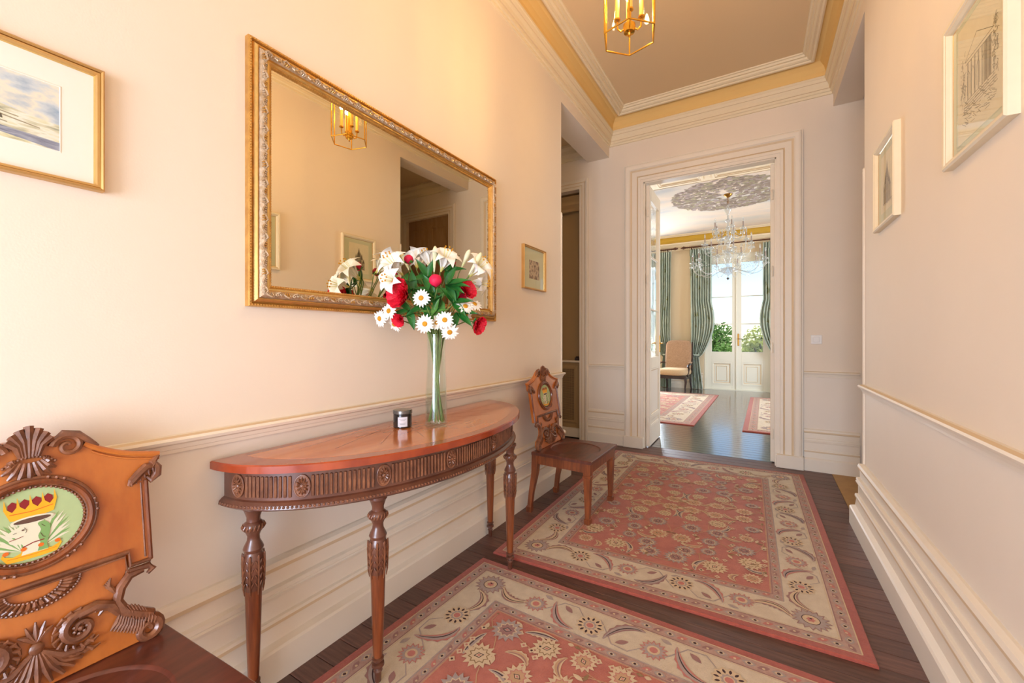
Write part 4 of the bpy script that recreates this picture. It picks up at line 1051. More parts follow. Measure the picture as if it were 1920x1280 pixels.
    for i in range(nx_):
        for j in range(ny_):
            bx, by = (i+.5)*fw/nx_+rr.uniform(-.03, .03)*sc, (j+.5)*fl/ny_+rr.uniform(-.03, .03)*sc
            kind = rr.randrange(3); r = rr.uniform(.042, .062)*sc; a = rr.random()*PI; bend = rr.choice((-1, 1)); a2 = rr.random()*2*PI
            vt = [(rr.uniform(-.1, .1)*sc, rr.uniform(-.1, .1)*sc) for _ in range(3)]
            for sx in (-1, 1):
                for sy in (-1, 1):
                    def T(u, v): return (sx*(bx+u), sy*(by+v))
                    cl = lambda q: (max(-fw, min(fw, q[0])), max(-fl, min(fl, q[1])))
                    d1_, d2_ = (math.cos(a2), math.sin(a2)), (-math.sin(a2)*bend, math.cos(a2)*bend)
                    p.stroke([cl(T(0, 0)), cl(T(d1_[0]*.06*sc+d2_[0]*.03*sc, d1_[1]*.06*sc+d2_[1]*.03*sc)), cl(T(d1_[0]*.12*sc, d1_[1]*.12*sc)), cl(T(d1_[0]*.18*sc-d2_[0]*.05*sc, d1_[1]*.18*sc-d2_[1]*.05*sc))], .0045*sc, 'r_line')
                    g = lambda l, o: cl(T(d1_[0]*l-d2_[0]*o, d1_[1]*l-d2_[1]*o))
                    if kind == 0: p.feather(g(-.03*sc, .06*sc), g(.05*sc, .12*sc), g(.12*sc, .05*sc), .026*sc*sx*sy*bend, 'r_beige', 'r_grey')
                    elif kind == 1: p.feather(g(-.02*sc, .06*sc), g(-.08*sc, .10*sc), g(-.13*sc, .03*sc), .024*sc*sx*sy, 'r_beige', 'r_line', 'r_mauve')
                    p.palmette(*T(0, 0), r, a*sx*sy, kind)
                    for u, v in vt:
                        q = cl(T(u+.09*sc*(1 if u > 0 else -1), v)); p.disk(*q, .014*sc, 'r_beige', 8, .2, 4); p.disk(*q, .006*sc, 'r_dark' if kind == 2 else 'r_pink', 5)
                    q = g(.14*sc, .07*sc); q2 = g(.18*sc, .10*sc); p.almond(*q, *q2, .02*sc, 'r_beige'); q2 = g(.17*sc, .04*sc); p.almond(*q, *q2, .016*sc, 'r_olive')
    tag(p.b.build('woven_motifs', root, smooth=0), 'woven flowers, leaves and scrolling vines', kind='stuff')
    return root
rug('rug', 'coral floral rug with ivory border lying under the far hall chair', (-.545, 3.457, 0), math.radians(1.5), .895, 1.33, seed=3)
rug('rug', 'coral floral rug with ivory border lying under the console table leg', (-.567, .662, 0), math.radians(-1.8), .895, 1.33, seed=8)
rug('rug', 'large pink bordered rug in front of the salon armchair', (-2.15, 8.66, 0), 0, 1.25, 1.95, 1.75, seed=5)
rug('rug', 'large pink bordered rug on the window handle side of the salon', (.98, 8.63, 0), 0, 1.25, 1.95, 1.75, seed=6)

# ================================================================== CONSOLE TABLE
TX, TY = -1.632, 1.5375
tb = tag(empty('console_table', (TX, TY, 0)), 'half-round polished console table with fluted apron and turned legs', 'console table')
def hell(a, b_, n=72, x0=0): return [(x0+b_*math.cos(t), a*math.sin(t)) for t in [-PI/2+PI*i/n for i in range(n+1)]]
b = MB(); b.prism(hell(.845, .555), .852, .880, 'crossband', bev=.004, side='redband'); b.build('top', tb, smooth=30)
b = MB(); b.prism(hell(.745, .462, x0=.042), .880, .8803, 'tabletop'); b.build('veneer_panel', tb, smooth=30)
b = MB()
for k in range(9):
    t = -PI/2+PI*(k+.5)/9; d = Vector((.36*math.cos(t), .6*math.sin(t))); n_ = Vector((-d.y, d.x)).normalized()*.0012
    b.flat([(.05-n_.x+d.x*.05, -n_.y+d.y*.05), (.05-n_.x+d.x, -n_.y+d.y), (.05+n_.x+d.x, n_.y+d.y), (.05+n_.x+d.x*.05, n_.y+d.y*.05)], .8805, 'crossband')
b.build('sunburst_inlay', tb, smooth=0)
AA, AB = .800, .508
b = MB(); b.prism(hell(AA, AB), .735, .852, 'darkwood'); b.prism(hell(AA+.008, AB+.008), .836, .852, 'darkwood'); b.build('apron', tb, smooth=30)
arc = hell(AA, AB, 60)
b = MB(); b.sweep(arc, [(0, .712, 'darkwood'), (.010, .714, 'darkwood'), (.020, .722, 'darkwood'), (.018, .733, 'darkwood'), (.008, .742, 'darkwood'), (0, .746, 'darkwood')], side=-1)
b.prism(hell(AA, AB), .712, .736, 'darkwood'); b.build('lower_moulding', tb, smooth=40)
b = MB()
fine = hell(AA+.019, AB+.019, 700); acc = 0
for p_, q_ in zip(fine, fine[1:]):
    acc += math.hypot(q_[0]-p_[0], q_[1]-p_[1])
    if acc > .0125: b.ball((q_[0], q_[1], .7285), .0052, 'carved', 6, 4); acc = 0
tag(b.build('bead_row', tb), kind='stuff')
def apron_frame(t):
    p_ = Vector((AB*math.cos(t), AA*math.sin(t), 0)); n_ = Vector((math.cos(t)/AB, math.sin(t)/AA, 0)).normalized(); tg_ = Vector((-n_.y, n_.x, 0))
    return p_, n_, tg_
ros = [math.radians(x) for x in (-81, -58, -34.5, -11.5, 11.5, 34.5, 58, 81)]
for t in ros:
    p_, n_, tg_ = apron_frame(t); b = MB()
    def q3(u, v, e): r = p_+tg_*u+n_*e; return (r.x, r.y, .793+v)
    b.prism(ellipse(0, 0, .026, .040, 24), -.002, .004, 'carved', lambda a, c, e: q3(a, c, e), bev=.002)
    b.tube([q3(.025*math.cos(s_), .038*math.sin(s_), .004) for s_ in [2*PI*k/24 for k in range(24)]], .0025, 'carved', 6, closed=True)
    for k in range(12):
        a = 2*PI*k/12; b.tube([q3(.007*math.cos(a), .010*math.sin(a), .005), q3(.014*math.cos(a), .021*math.sin(a), .009), q3(.021*math.cos(a), .032*math.sin(a), .004)], [.002, .0042, .001], 'carved', 6)
    b.tube([q3(0, 0, .002), q3(0, 0, .008), q3(0, 0, .011)], [.008, .007, .002], 'carved', 8)
    b.build('rosette', tb)
ends = [ros[i] for i in range(8)]
for i in range(7):
    p0, p1 = apron_frame(ros[i])[0], apron_frame(ros[i+1])[0]
    L = (p1-p0).length; d = .036
    b = MB(); nf = max(8, int(L/.0185))
    for k in range(nf):
        # even spacing between the rosettes
        f0 = d/L; f = f0+(1-2*f0)*k/(nf-1); t = ros[i]+(ros[i+1]-ros[i])*f
        p_, n_, tg_ = apron_frame(t)
        pts = []
        for z in (.755, .757, .828, .830): pts.append(Vector((p_.x, p_.y, z))+n_*.001)
        b.tube(pts, [.001, .0052, .0052, .001], 'carved', 6)
    b.build('fluted_panel', tb)
LEG = [(.0, .0), (.009, .0), (.012, .004), (.013, .035), (.017, .045), (.012, .052), (.015, .056), (.0235, .064), (.0225, .074), (.014, .079), (.015, .083), (.0215, .087), (.0215, .093), (.016, .097), (.0178, .105), (.0225, .25), (.0265, .40), (.0275, .418), (.030, .44), (.0335, .50), (.0325, .535), (.027, .55), (.030, .556), (.0325, .563), (.029, .572), (.0205, .590), (.0195, .606), (.024, .618), (.031, .628), (.0335, .639), (.031, .650), (.022, .658), (.0215, .672), (.030, .698), (.034, .702), (.034, .714), (0, .7145)]
lb = MB(); lb.lathe(LEG[13:18], 'legwood', 20); lb.lathe(LEG[:14], 'darkwood', 20); lb.lathe(LEG[17:], 'darkwood', 20)
leafb = MB()
for k in range(8):
    a = 2*PI*k/8; ca, sa = math.cos(a), math.sin(a)
    def lp_(z, r, o=0): return (r*math.cos(a+o), r*math.sin(a+o), z)
    leafb.tube([lp_(.405, .030), lp_(.43, .0335), lp_(.47, .0345), lp_(.51, .0355), lp_(.538, .034), lp_(.545, .036)], [.0015, .003, .0035, .004, .0045, .002], 'carved', 6)
    for z in (.43, .455, .48, .505):
        for s_ in (-1, 1): leafb.tube([lp_(z, .0325, s_*.05), lp_(z+.014, .0345, s_*.2), lp_(z+.022, .034, s_*.34)], [.001, .003, .001], 'carved', 5)
rope = MB()
for k in range(18):
    a = 2*PI*k/18; rope.tube([(.0325*math.cos(a-.1), .0325*math.sin(a-.1), .630), (.0355*math.cos(a), .0355*math.sin(a), .639), (.0325*math.cos(a+.1), .0325*math.sin(a+.1), .648)], [.002, .0038, .002], 'carved', 6)
first = None
for dy, x in ((-.455, .39), (.455, .415), (-.745, .085), (.745, .085)):
    if first is None:
        l1 = lb.build('leg', tb, smooth=40, loc=(x, dy, .0145)); l1.scale = (1, 1, .70/.7145); lc = leafb.build('acanthus_collar', l1); rp = rope.build('rope_ring', l1); first = (l1, lc, rp)
    else:
        l1 = inst(first[0], tb, (x, dy, .0145 if x > .2 else 0)); l1.scale = (1, 1, .70/.7145 if x > .2 else 1); inst(first[1], l1); inst(first[2], l1)

# ================================================================== HALL CHAIRS
def make_hall_chair():
    root = empty('hall_chair')
    SZ = .46
    hb, hf, x0, x1 = .262, .288, -.232, .245
    # seat board with a dished circle
    b = MB(); N = 72; cx = .01
    V = []
    quad = [Vector((x0, -hb)), Vector((x1, -hf)), Vector((x1, hf)), Vector((x0, hb))]
    def hit(a):
        d = Vector((math.cos(a), math.sin(a))); best = 9
        for i in range(4):
            p, q = quad[i]-Vector((cx, 0)), quad[(i+1) % 4]-Vector((cx, 0)); e = q-p; den = d.x*e.y-d.y*e.x
            if abs(den) < 1e-9: continue
            t = (p.x*e.y-p.y*e.x)/den; s_ = (p.x*d.y-p.y*d.x)/den
            if t > 0 and -1e-6 <= s_ <= 1+1e-6: best = min(best, t)
        return d*best
    angs = sorted([2*PI*i/N for i in range(N)]+[math.atan2(q.y, q.x-cx) % (2*PI) for q in quad]); N = len(angs)
    rings = [[(cx+hit(a).x, hit(a).y, SZ-.022) for a in angs], [(cx+hit(a).x, hit(a).y, SZ-.004) for a in angs], [(cx+hit(a).x*.985, hit(a).y*.985, SZ) for a in angs]]
    for r, dz in ((.190, 0), (.187, -.0015), (.182, -.006), (.172, -.0075), (.08, -.011), (.001, -.012)): rings.append([(cx+r*math.cos(a), r*math.sin(a), SZ+dz) for a in angs])
    F = [(k*N+i, k*N+(i+1) % N, (k+1)*N+(i+1) % N, (k+1)*N+i) for k in range(len(rings)-1) for i in range(N)]+[tuple(range(N-1, -1, -1))]
    b.add([p for r in rings for p in r], F, 'seatwood'); b.build('seat', root, smooth=25)
    b = MB(); b.prism([(x0+.012, -hb+.014), (x1-.014, -hf+.016), (x1-.014, hf-.016), (x0+.012, hb-.014)], .372, .438, 'legwood'); b.build('apron', root, smooth=0)
    def leg(pts, wd, nm='leg'):
        b = MB(); V = []
        for (x, y, z), w_ in zip(pts, wd):
            for sx, sy in ((-1, -1), (1, -1), (1, 1), (-1, 1)): V.append((x+sx*w_, y+sy*w_, z))
        F = [(4*k+i, 4*k+(i+1) % 4, 4*k+4+(i+1) % 4, 4*k+4+i) for k in range(len(pts)-1) for i in range(4)]+[(3, 2, 1, 0), tuple(4*(len(pts)-1)+i for i in range(4))]
        b.add(V, F, 'legwood'); return b.build(nm, root, smooth=20)
    for s in (-1, 1):
        x, y = .205, s*.248
        leg([(x, y, .0145), (x, y, .018), (x, y, .045), (x, y, .052), (x, y, .054), (x, y, .335), (x, y, .337), (x, y, .352), (x, y, .354), (x, y, .438)], [.017, .019, .0215, .0215, .0155, .024, .0285, .0285, .0255, .0265])
        y = s*.232
        leg([(-.262, y, 0), (-.262, y, .04), (-.258, y, .05), (-.245, y, .15), (-.215, y, .30), (-.205, y, .438)], [.018, .0205, .016, .017, .022, .026])
    # back: local (p lateral, q up from the seat, e proud of the face); it leans
    def BK(p, q, e=0): return (-.192-.15*q+e, p, SZ+q)
    def sym(half): return half+[(-p, q) for p, q in reversed(half) if abs(p) > 1e-6]
    top = [(0, .588), (.05, .586), (.075, .580), (.10, .562), (.13, .541), (.165, .524), (.205, .512), (.256, .502), (.254, .488), (.246, .482), (.250, .462), (.246, .444), (.228, .434), (.229, .205), (.174, .205), (.174, .242)]
    b = MB(); b.prism(sym(top)[::1], -.022, 0, 'fruitwood', lambda a, c, e: BK(a, c, e), bev=.003); back = b.build('back_panel', root, smooth=30)
    low = [(0, .2425), (.174, .2425), (.174, .206), (.166, .186), (.150, .160), (.143, .132), (.152, .104), (.180, .078), (.212, .062), (.226, .040), (.222, .012), (.205, .001)]
    b = MB(); b.prism(sym(low), -.024, -.002, 'fruitwood', lambda a, c, e: BK(a, c, e), bev=.003); splat = b.build('lower_splat', root, smooth=30)
    B3 = lambda pts, e: [BK(p[0], p[1], (e[i] if isinstance(e, (list, tuple)) else e)) for i, p in enumerate(pts)]
    NX = (1, 0, .15)
    # edge moulding
    b = MB()
    for s in (-1, 1):
        ed = spline([(.098*s, .560), (.13*s, .538), (.17*s, .519), (.21*s, .507), (.256*s, .497)], 6)
        b.tube(B3(ed, .003), .0075, 'fruitwood', 8); b.tube(B3([(p[0], p[1]-.014) for p in ed[3:]], .001), .003, 'fruitwood', 6)
        b.tube(B3([(.222*s, .43), (.223*s, .21)], .002), .006, 'legwood', 8); b.tube(B3([(.211*s, .425), (.212*s, .22)], .0), .0025, 'carved', 6)
        b.tube(B3([(.222*s, .21), (.178*s, .21), (.176*s, .248), (0, .248)], .003), .006, 'carved', 8); b.tube(B3([(.222*s, .200), (.172*s, .198), (.168*s, .238), (0, .238)], .001), .0035, 'carved', 6)
    b.build('edge_moulding', back)
    # crest shell with volutes
    b = MB()
    for k in range(-3, 4):
        a = k*.27; L = .066-.006*abs(k)
        b.tube(B3([(.010*math.sin(a)*2, .548), (.6*L*math.sin(a), .556+.55*L*math.cos(a)), (1.0*L*math.sin(a)*1.05, .556+L*math.cos(a)), (1.08*L*math.sin(a), .552+L*math.cos(a))], [.006, .010, .011, .005]), [.005, .0085, .0095, .004], 'carved', 7)
    for k in range(-5, 6):
        a = k*.27; L = .058-.0012*k*k
        b.tube(B3([(.028*math.sin(a), .545-.012*math.cos(a)), (.75*L*math.sin(a)*1.25, .545-.7*L*math.cos(a)), (L*math.sin(a)*1.3, .545-L*math.cos(a))], [.004, .007, .002]), [.004, .0065, .003], 'carved', 6)
    for k in range(-7, 8): b.ball(BK(.0062*k, .545-.00035*k*k+.002, .008), .0036, 'carved', 6, 4)
    for s in (-1, 1):
        b.tube(B3([(s*p[0], p[1]) for p in spiral(.068, .560, .030, .005, PI*.95, -1.35)], .006), [.0085-.004*i/27 for i in range(28)], 'carved', 7)
        b.tube(B3([(s*.040, .575), (s*.060, .592), (s*.085, .586), (s*.105, .566), (s*.125, .548)], .004), [.006, .011, .011, .009, .004], 'carved', 7)
        for k in range(6): t = k/6; b.tube(B3([(s*(.05+.065*t), .585-.02*t*t), (s*(.058+.065*t), .598-.035*t*t-.012*t), (s*(.068+.065*t), .594-.035*t*t-.015*t)], .008), [.002, .004, .001], 'carved', 5)
    b.build('crest_shell', back)
    # beast-head scrolls at the shoulders
    for s in (-1, 1):
        b = MB()
        b.tube(B3([(s*p[0], p[1]) for p in ((.254, .494), (.240, .478), (.248, .460), (.246, .440), (.232, .428), (.224, .440))], .004), [.005, .010, .013, .013, .010, .004], 'carved', 8)
        b.tube(B3([(s*p[0], p[1]) for p in ((.245, .462), (.222, .466), (.205, .452), (.190, .436), (.184, .424))], [.004, .008, .010, .010, .006]), [.009, .013, .012, .011, .005], 'carved', 8)
        for k in range(6): t = k/5; b.tube(B3([(s*(.244-.05*t), .476-.026*t), (s*(.236-.05*t), .464-.03*t), (s*(.238-.05*t), .448-.026*t)], .014), [.001, .0035, .001], 'carved', 5)
        b.ball(BK(s*.204, .450, .016), .005, 'carved', 8, 5); b.ball(BK(s*.190, .437, .014), .007, 'carved', 8, 5)
        b.build('shoulder_scroll', back)
    # oval medallion
    OC = .386
    def ring(a, b_, e, r, m, n=56): mb.tube([BK(a*math.cos(t), OC+b_*math.sin(t), e) for t in [2*PI*k/n for k in range(n)]], r, m, 8, closed=True)
    mb = MB(); ring(.115, .109, .004, .0055, 'carved'); ring(.106, .100, .006, .0075, 'legwood'); ring(.099, .093, .002, .004, 'carved')
    fr_ = mb.build('oval_frame', back)
    mb = MB()
    for k in range(64): t = 2*PI*k/64; mb.ball(BK(.0925*math.cos(t), OC+.0875*math.sin(t), .004), .0037, 'carved', 6, 4)
    for k in range(48):
        if k % 8 < 3: t = 2*PI*k/48; mb.ball(BK(.1165*math.cos(t), OC+.1105*math.sin(t), .009), .0048, 'carved', 6, 4)
    tag(mb.build('bead_ring', fr_), kind='stuff')
    mb = MB(); mb.prism(ellipse(0, OC, .091, .086, 48), 0, .001, 'crest_green', lambda a, c, e: BK(a, c, e)); ov = mb.build('painted_oval', back, smooth=0)
    mb = MB(); BE_ = lambda e: (lambda a, c, _e: BK(a, c, e))
    # crown
    def crown(cx_, cy_, wd, h, tilt, caps):
        R = lambda x, y: (cx_+x*math.cos(tilt)-y*math.sin(tilt), cy_+x*math.sin(tilt)+y*math.cos(tilt))
        if caps:
            for k in range(4):
                x = (-.375+.25*k)*wd; mb.flat([R(x-.115*wd, .42*h), R(x-.10*wd, .80*h), R(x, .95*h), R(x+.10*wd, .80*h), R(x+.115*wd, .42*h)], 0, 'crest_red', BE_(.0020))
        pts = [R(-.46*wd, 0), R(-.2*wd, -.07*h), R(.2*wd, -.07*h), R(.46*wd, 0)]; n = 5 if caps else 4
        up = []
        for k in range(n):
            x = (.5-k/(n-1))*wd*1.06; up += [R(x+.035*wd, .62*h), R(x, (1.12 if caps else .9)*h), R(x-.035*wd, .62*h)]
            if k < n-1: up.append(R(x-.5*wd*1.06/(n-1), .42*h))
        mb.flat(pts+up, 0, 'crest_gold', BE_(.0026))
        mb.flat([R(-.46*wd, .30*h), R(0, .22*h), R(.46*wd, .30*h), R(.46*wd, .34*h), R(0, .26*h), R(-.46*wd, .34*h)], 0, 'crest_orange', BE_(.0030))
        if not caps:
            for k in range(4): c = R((.48-.32*k)*wd, .9*h); mb.flat(ellipse(c[0], c[1], .06*wd, .18*h, 8), 0, 'crest_orange', BE_(.0034))
        return R
    mb.flat(ellipse(.004, .395, .038, .012, 18), 0, 'crest_white', BE_(.0016)); 
    # wings
    for s in (-1, 1):
        for k in range(11):
            a = .30+.115*k; L = (.070-.0035*abs(k-6))*(1 if s > 0 else .92)
            bx_, by_ = .016*s, .328; tip = (bx_+s*L*math.cos(a)*1.05, by_+L*1.28*math.sin(a)); md = (bx_+s*.6*L*math.cos(a+.12), by_+.72*L*math.sin(a+.12)); n_ = Vector((-(tip[1]-by_), tip[0]-bx_)).normalized()*.0042
            mb.flat([(bx_, by_), (md[0]-n_.x, md[1]-n_.y), tip, (md[0]+n_.x, md[1]+n_.y)], 0, ('crest_white', 'crest_leafgreen', 'crest_white')[k % 3], BE_(.0014+.00008*k))
    # beast head and neck
    head_ = spline([(-.018, .320), (-.014, .336), (-.017, .346), (-.026, .348), (-.034, .352), (-.037, .359), (-.031, .362), (-.022, .361), (-.030, .366), (-.038, .369), (-.038, .377), (-.028, .383), (-.014, .390), (.004, .394), (.020, .389), (.029, .374), (.027, .352), (.023, .336), (.026, .320)], 3)
    mb.flat([tuple(q) for q in head_], 0, 'crest_white', BE_(.0028))
    mane = spline([(.008, .321), (.013, .340), (.010, .356), (.015, .370), (.010, .386), (.022, .388), (.031, .374), (.028, .350), (.024, .334), (.027, .321)], 3)
    mb.flat([tuple(q) for q in mane], 0, 'crest_leafgreen', BE_(.0031))
    for pts, m_, wd_ in (([(-.036, .360), (-.024, .3615), (-.014, .364)], 'crest_red', .0014), ([(-.016, .338), (.002, .344), (.020, .345)], 'crest_red', .0022), ([(-.012, .383), (-.008, .376), (-.010, .370)], 'crest_brown', .001), ([(.014, .362), (.018, .352), (.022, .350)], 'crest_brown', .0012), ([(-.030, .374), (-.024, .375)], 'crest_brown', .001), ([(.016, .382), (.022, .374)], 'crest_brown', .001)):
        for a_, c_ in zip(pts, pts[1:]):
            d_ = Vector((c_[0]-a_[0], c_[1]-a_[1])); n_ = Vector((-d_.y, d_.x)).normalized()*wd_/2
            mb.flat([(a_[0]-n_.x, a_[1]-n_.y), (c_[0]-n_.x, c_[1]-n_.y), (c_[0]+n_.x, c_[1]+n_.y), (a_[0]+n_.x, a_[1]+n_.y)], 0, m_, BE_(.0035))
    mb.flat(ellipse(-.014, .378, .0026, .0018, 8), 0, 'crest_brown', BE_(.0035))
    mb.flat(ellipse(.002, .398, .036, .0085, 18), 0, 'crest_white', BE_(.0030)); mb.flat(ellipse(.002, .397, .031, .0058, 18), 0, 'crest_brown', BE_(.0033))
    crown(.002, .406, .078, .046, .06, True); crown(0, .310, .088, .026, .0, False)
    mb.build('painted_crest', ov, smooth=0)
    # fan under the rail
    mb = MB()
    for rad_, n in ((.080, 30), (.046, 20)):
        for k in range(n): t = PI+PI*(k+.5)/n; mb.ball(BK(rad_*math.cos(t), .236+.62*rad_*math.sin(t), .003), .0038, 'carved', 6, 4)
    for k in range(17): t = PI+PI*(k+.5)/17; mb.tube(B3([(.048*math.cos(t), .236+.030*math.sin(t)), (.064*math.cos(t), .236+.040*math.sin(t)), (.076*math.cos(t), .236+.047*math.sin(t))], [.002, .005, .002]), [.003, .0055, .003], 'carved', 6)
    mb.build('fan_carving', splat)
    # scrolling acanthus either side of a knot
    for s in (-1, 1):
        mb = MB()
        mb.tube(B3([(s*.150, .100), (s*.135, .128), (s*.105, .143), (s*.072, .138)]+[(s*p[0], p[1]) for p in spiral(.075, .106, .034, .006, PI*.55, 1.25, 24)], .004), [.008, .013, .014, .013]+[.012-.006*i/23 for i in range(24)], 'carved', 8)
        for k in range(14): t = k/13; a = PI*(.1+1.5*t); mb.tube(B3([(s*(.075+.036*math.cos(a)), .106+.036*math.sin(a)), (s*(.075+.048*math.cos(a+.15)), .106+.047*math.sin(a+.15)), (s*(.075+.050*math.cos(a+.4)), .106+.046*math.sin(a+.4))], .007), [.003, .0055, .002], 'carved', 6)
        for k in range(7): a = 2*PI*k/7; mb.ball(BK(s*.075+.012*math.cos(a), .106+.012*math.sin(a), .006), .0052, 'carved', 6, 4)
        mb.ball(BK(s*.075, .106, .009), .006, 'carved', 8, 5)
        mb.build('acanthus_scroll', splat)
        mb = MB()
        mb.tube(B3([(s*.176, .198), (s*.216, .194), (s*.226, .184), (s*.214, .174)], .003), [.007, .009, .009, .005], 'carved', 8)
        mb.tube(B3([(s*.205, .188), (s*.175, .186), (s*.155, .162), (s*.148, .132), (s*.160, .102), (s*.190, .080), (s*.216, .064)]+[(s*p[0], p[1]) for p in spiral(.208, .028, .030, .006, PI*.42, -1.3, 22)], .002), [.008, .012, .013, .012, .014, .016, .015]+[.014-.007*i/21 for i in range(22)], 'carved', 8)
        for k in range(9): t = k/8; mb.tube(B3([(s*(.158+.058*t), .118-.05*t*t), (s*(.168+.056*t), .100-.045*t), (s*(.170+.05*t), .080-.04*t)], .012), [.002, .005, .002], 'carved', 6)
        for k in range(11): t = k/10; mb.tube(B3([(s*(.150+.05*t), .098-.035*t), (s*(.142+.055*t), .080-.04*t), (s*(.130+.065*t), .066-.045*t)], .006), [.003, .006, .002], 'carved', 6)
        for k in range(5): t = k/4; mb.tube(B3([(s*(.146+.002*t), .150+.008*t), (s*(.138-.008*t), .168+.010*t), (s*(.132-.006*t+.02*(t-.5)), .186+.012*t)], .004), [.003, .006, .002], 'carved', 6)
        for k in range(6): mb.tube(B3([(s*(.178+.008*k), .2025), (s*(.182+.008*k), .195)], .006), .0018, 'carved', 5)
        mb.build('side_scroll', splat)
    mb = MB()
    mb.ball(BK(0, .100, .006), .014, 'carved', 10, 6, (.6, 1, 1.1))
    for k in range(-2, 3): a = k*.5; mb.tube(B3([(0, .112), (.018*math.sin(a), .13), (.034*math.sin(a), .112+.048*math.cos(a))], .004), [.003, .007, .002], 'carved', 6)
    for s in (-1, 1):
        mb.tube(B3([(s*.008, .090), (s*.04, .062), (s*.075, .055), (s*.100, .076)], .004), [.006, .011, .009, .003], 'carved', 8)
        for k in range(6): t = k/5; mb.tube(B3([(s*(.02+.06*t), .075-.015*t), (s*(.03+.065*t), .055-.01*t), (s*(.045+.065*t), .042+.008*t)], .006), [.003, .006, .002], 'carved', 6)
    for k in range(-4, 5): a = k*.24; mb.tube(B3([(.004*k, .088), (.05*math.sin(a), .05), (.085*math.sin(a)*1.1, .012+.0015*k*k)], .005), [.004, .008, .004], 'carved', 6)
    mb.build('knot_carving', splat)
    return root
hc = make_hall_chair()
hc.location = (-1.285, .267, 0)
tag(hc, 'carved wooden hall chair with a painted crown crest under the landscape picture', 'chair', 'hall chairs')
hc2 = copy_tree(hc); hc2.location = (-1.252, 2.995, 0)
tag(hc2, 'carved wooden hall chair with dark seat standing past the console table', 'chair', 'hall chairs')

# ================================================================== CANDLE AND BOUQUET
TZ = .8804
cd = tag(empty('candle_jar', (-1.474, 1.433, TZ)), 'black glass candle jar with white label on the console table', 'candle')
b = MB(); b.lathe([(0, 0), (.040, 0), (.043, .003), (.043, .062), (.041, .064)], 'candle_jar', 28); b.build('jar', cd)
b = MB(); b.lathe([(.0425, .064), (.0445, .066), (.0445, .080), (.042, .083), (0, .083)], 'lid', 28); b.build('lid', cd)
b = MB(); aa = -PI/2+YAW+.0
vdir = math.atan2(-1.433, 1.474)
def LB(u, v, e): a = vdir+u/.043; return ((.0432+e)*math.cos(a), (.0432+e)*math.sin(a), v)
b.grid(lambda u, v: LB(-.0225+.045*u, .008+.045*v, 0), 8, 2, 'label_white')
for z, w_ in ((.042, .016), (.036, .010), (.024, .014), (.019, .012)): b.grid(lambda u, v: LB(-w_+2*w_*u, z+.0016*v, .0003), 4, 1, 'label_ink')
b.build('paper_label', cd)

VX, VY = -1.353, 1.534
vs = tag(empty('glass_vase', (VX, VY, TZ)), 'tall clear glass vase holding the bouquet on the console table', 'vase')
b = MB(); VH = .44
prof = [(.050, 0), (.051, .004), (.0515, .03), (.052, .10), (.049, .20), (.0445, .29), (.043, .35), (.045, .41), (.0475, VH)]
inn = [(r-.004, z) for r, z in prof[::-1] if z > .02]+[(.045, .016), (0, .014)]
b.lathe([(0, 0)]+prof+inn, 'vase_glass', 32); b.build('glass_body', vs, smooth=60)
b = MB(); b.lathe([(0, .0165), (.0445, .0168), (.0475, .10), (.0455, .18), (0, .18)], 'water', 28); b.build('water', vs, smooth=60)

RT, UP, TO = Vector((cY, sY, 0)), Vector((0, 0, 1)), Vector((sY, -cY, 0))
DEP = VX*-sY+VY*cY
def frm(d):
    z = (RT*d[0]+UP*d[1]+TO*d[2]).normalized(); x = z.orthogonal().normalized(); y = z.cross(x)
    return Matrix(((x.x, y.x, z.x), (x.y, y.y, z.y), (x.z, y.z, z.z)))
frd = random.Random(11)
def stem_path(head, d, low=0):
    a = frd.random()*2*PI; r = .037*frd.random()**.5+.004
    foot = Vector((VX+r*math.cos(a), VY+r*math.sin(a), TZ+.022+low))
    neck = Vector((VX-.026*math.cos(a), VY-.026*math.sin(a), TZ+VH+.0))
    if low: foot = foot.lerp(neck, low/VH*.9); foot.z = TZ+.022+low
    tow = head-Vector((VX, VY, head.z)); neck += tow.normalized()*min(.016, tow.length*.1) if tow.length > .001 else Vector()
    z = (RT*d[0]+UP*d[1]+TO*d[2]).normalized()
    mid = neck.lerp(head, .55)+Vector((0, 0, .02))
    return foot, [tuple(p) for p in spline([foot, foot.lerp(neck, .5)+Vector((.004, 0, 0)), neck, mid, head-z*.03, head], 5)]
def start(name, u, v, dd, d, label, cat, group, sr=.0024):
    head = at_depth(u, v, DEP+dd); foot, path = stem_path(head, d, frd.choice((.2, .27, .33)) if name in ('daisy', 'leaf_sprig') else 0)
    root = tag(empty(name, foot), label, cat, group)
    b = MB(); b.tube(path, sr, 'stem', 7); b.build('stem', root, foot)
    return root, foot, head, frm(d)
def leaf_blade(b, base, d, L, W, m='leaf', bend=.3, nrm=None):
    d = d.normalized(); n = (nrm or Vector((0, 0, 1))); n = (n-d*n.dot(d))
    if n.length < 1e-3: n = d.orthogonal()
    n.normalize(); s = d.cross(n)
    def fn(u, v):
        w_ = W*math.sin(PI*min(1, .06+.94*v)**.8)*(u-.5)
        return tuple(base+d*(L*v)+n*(-bend*L*v*v+abs(u-.5)*W*.35*(1-v*.4))+s*w_)
    b.grid(fn, 4, 8, m)
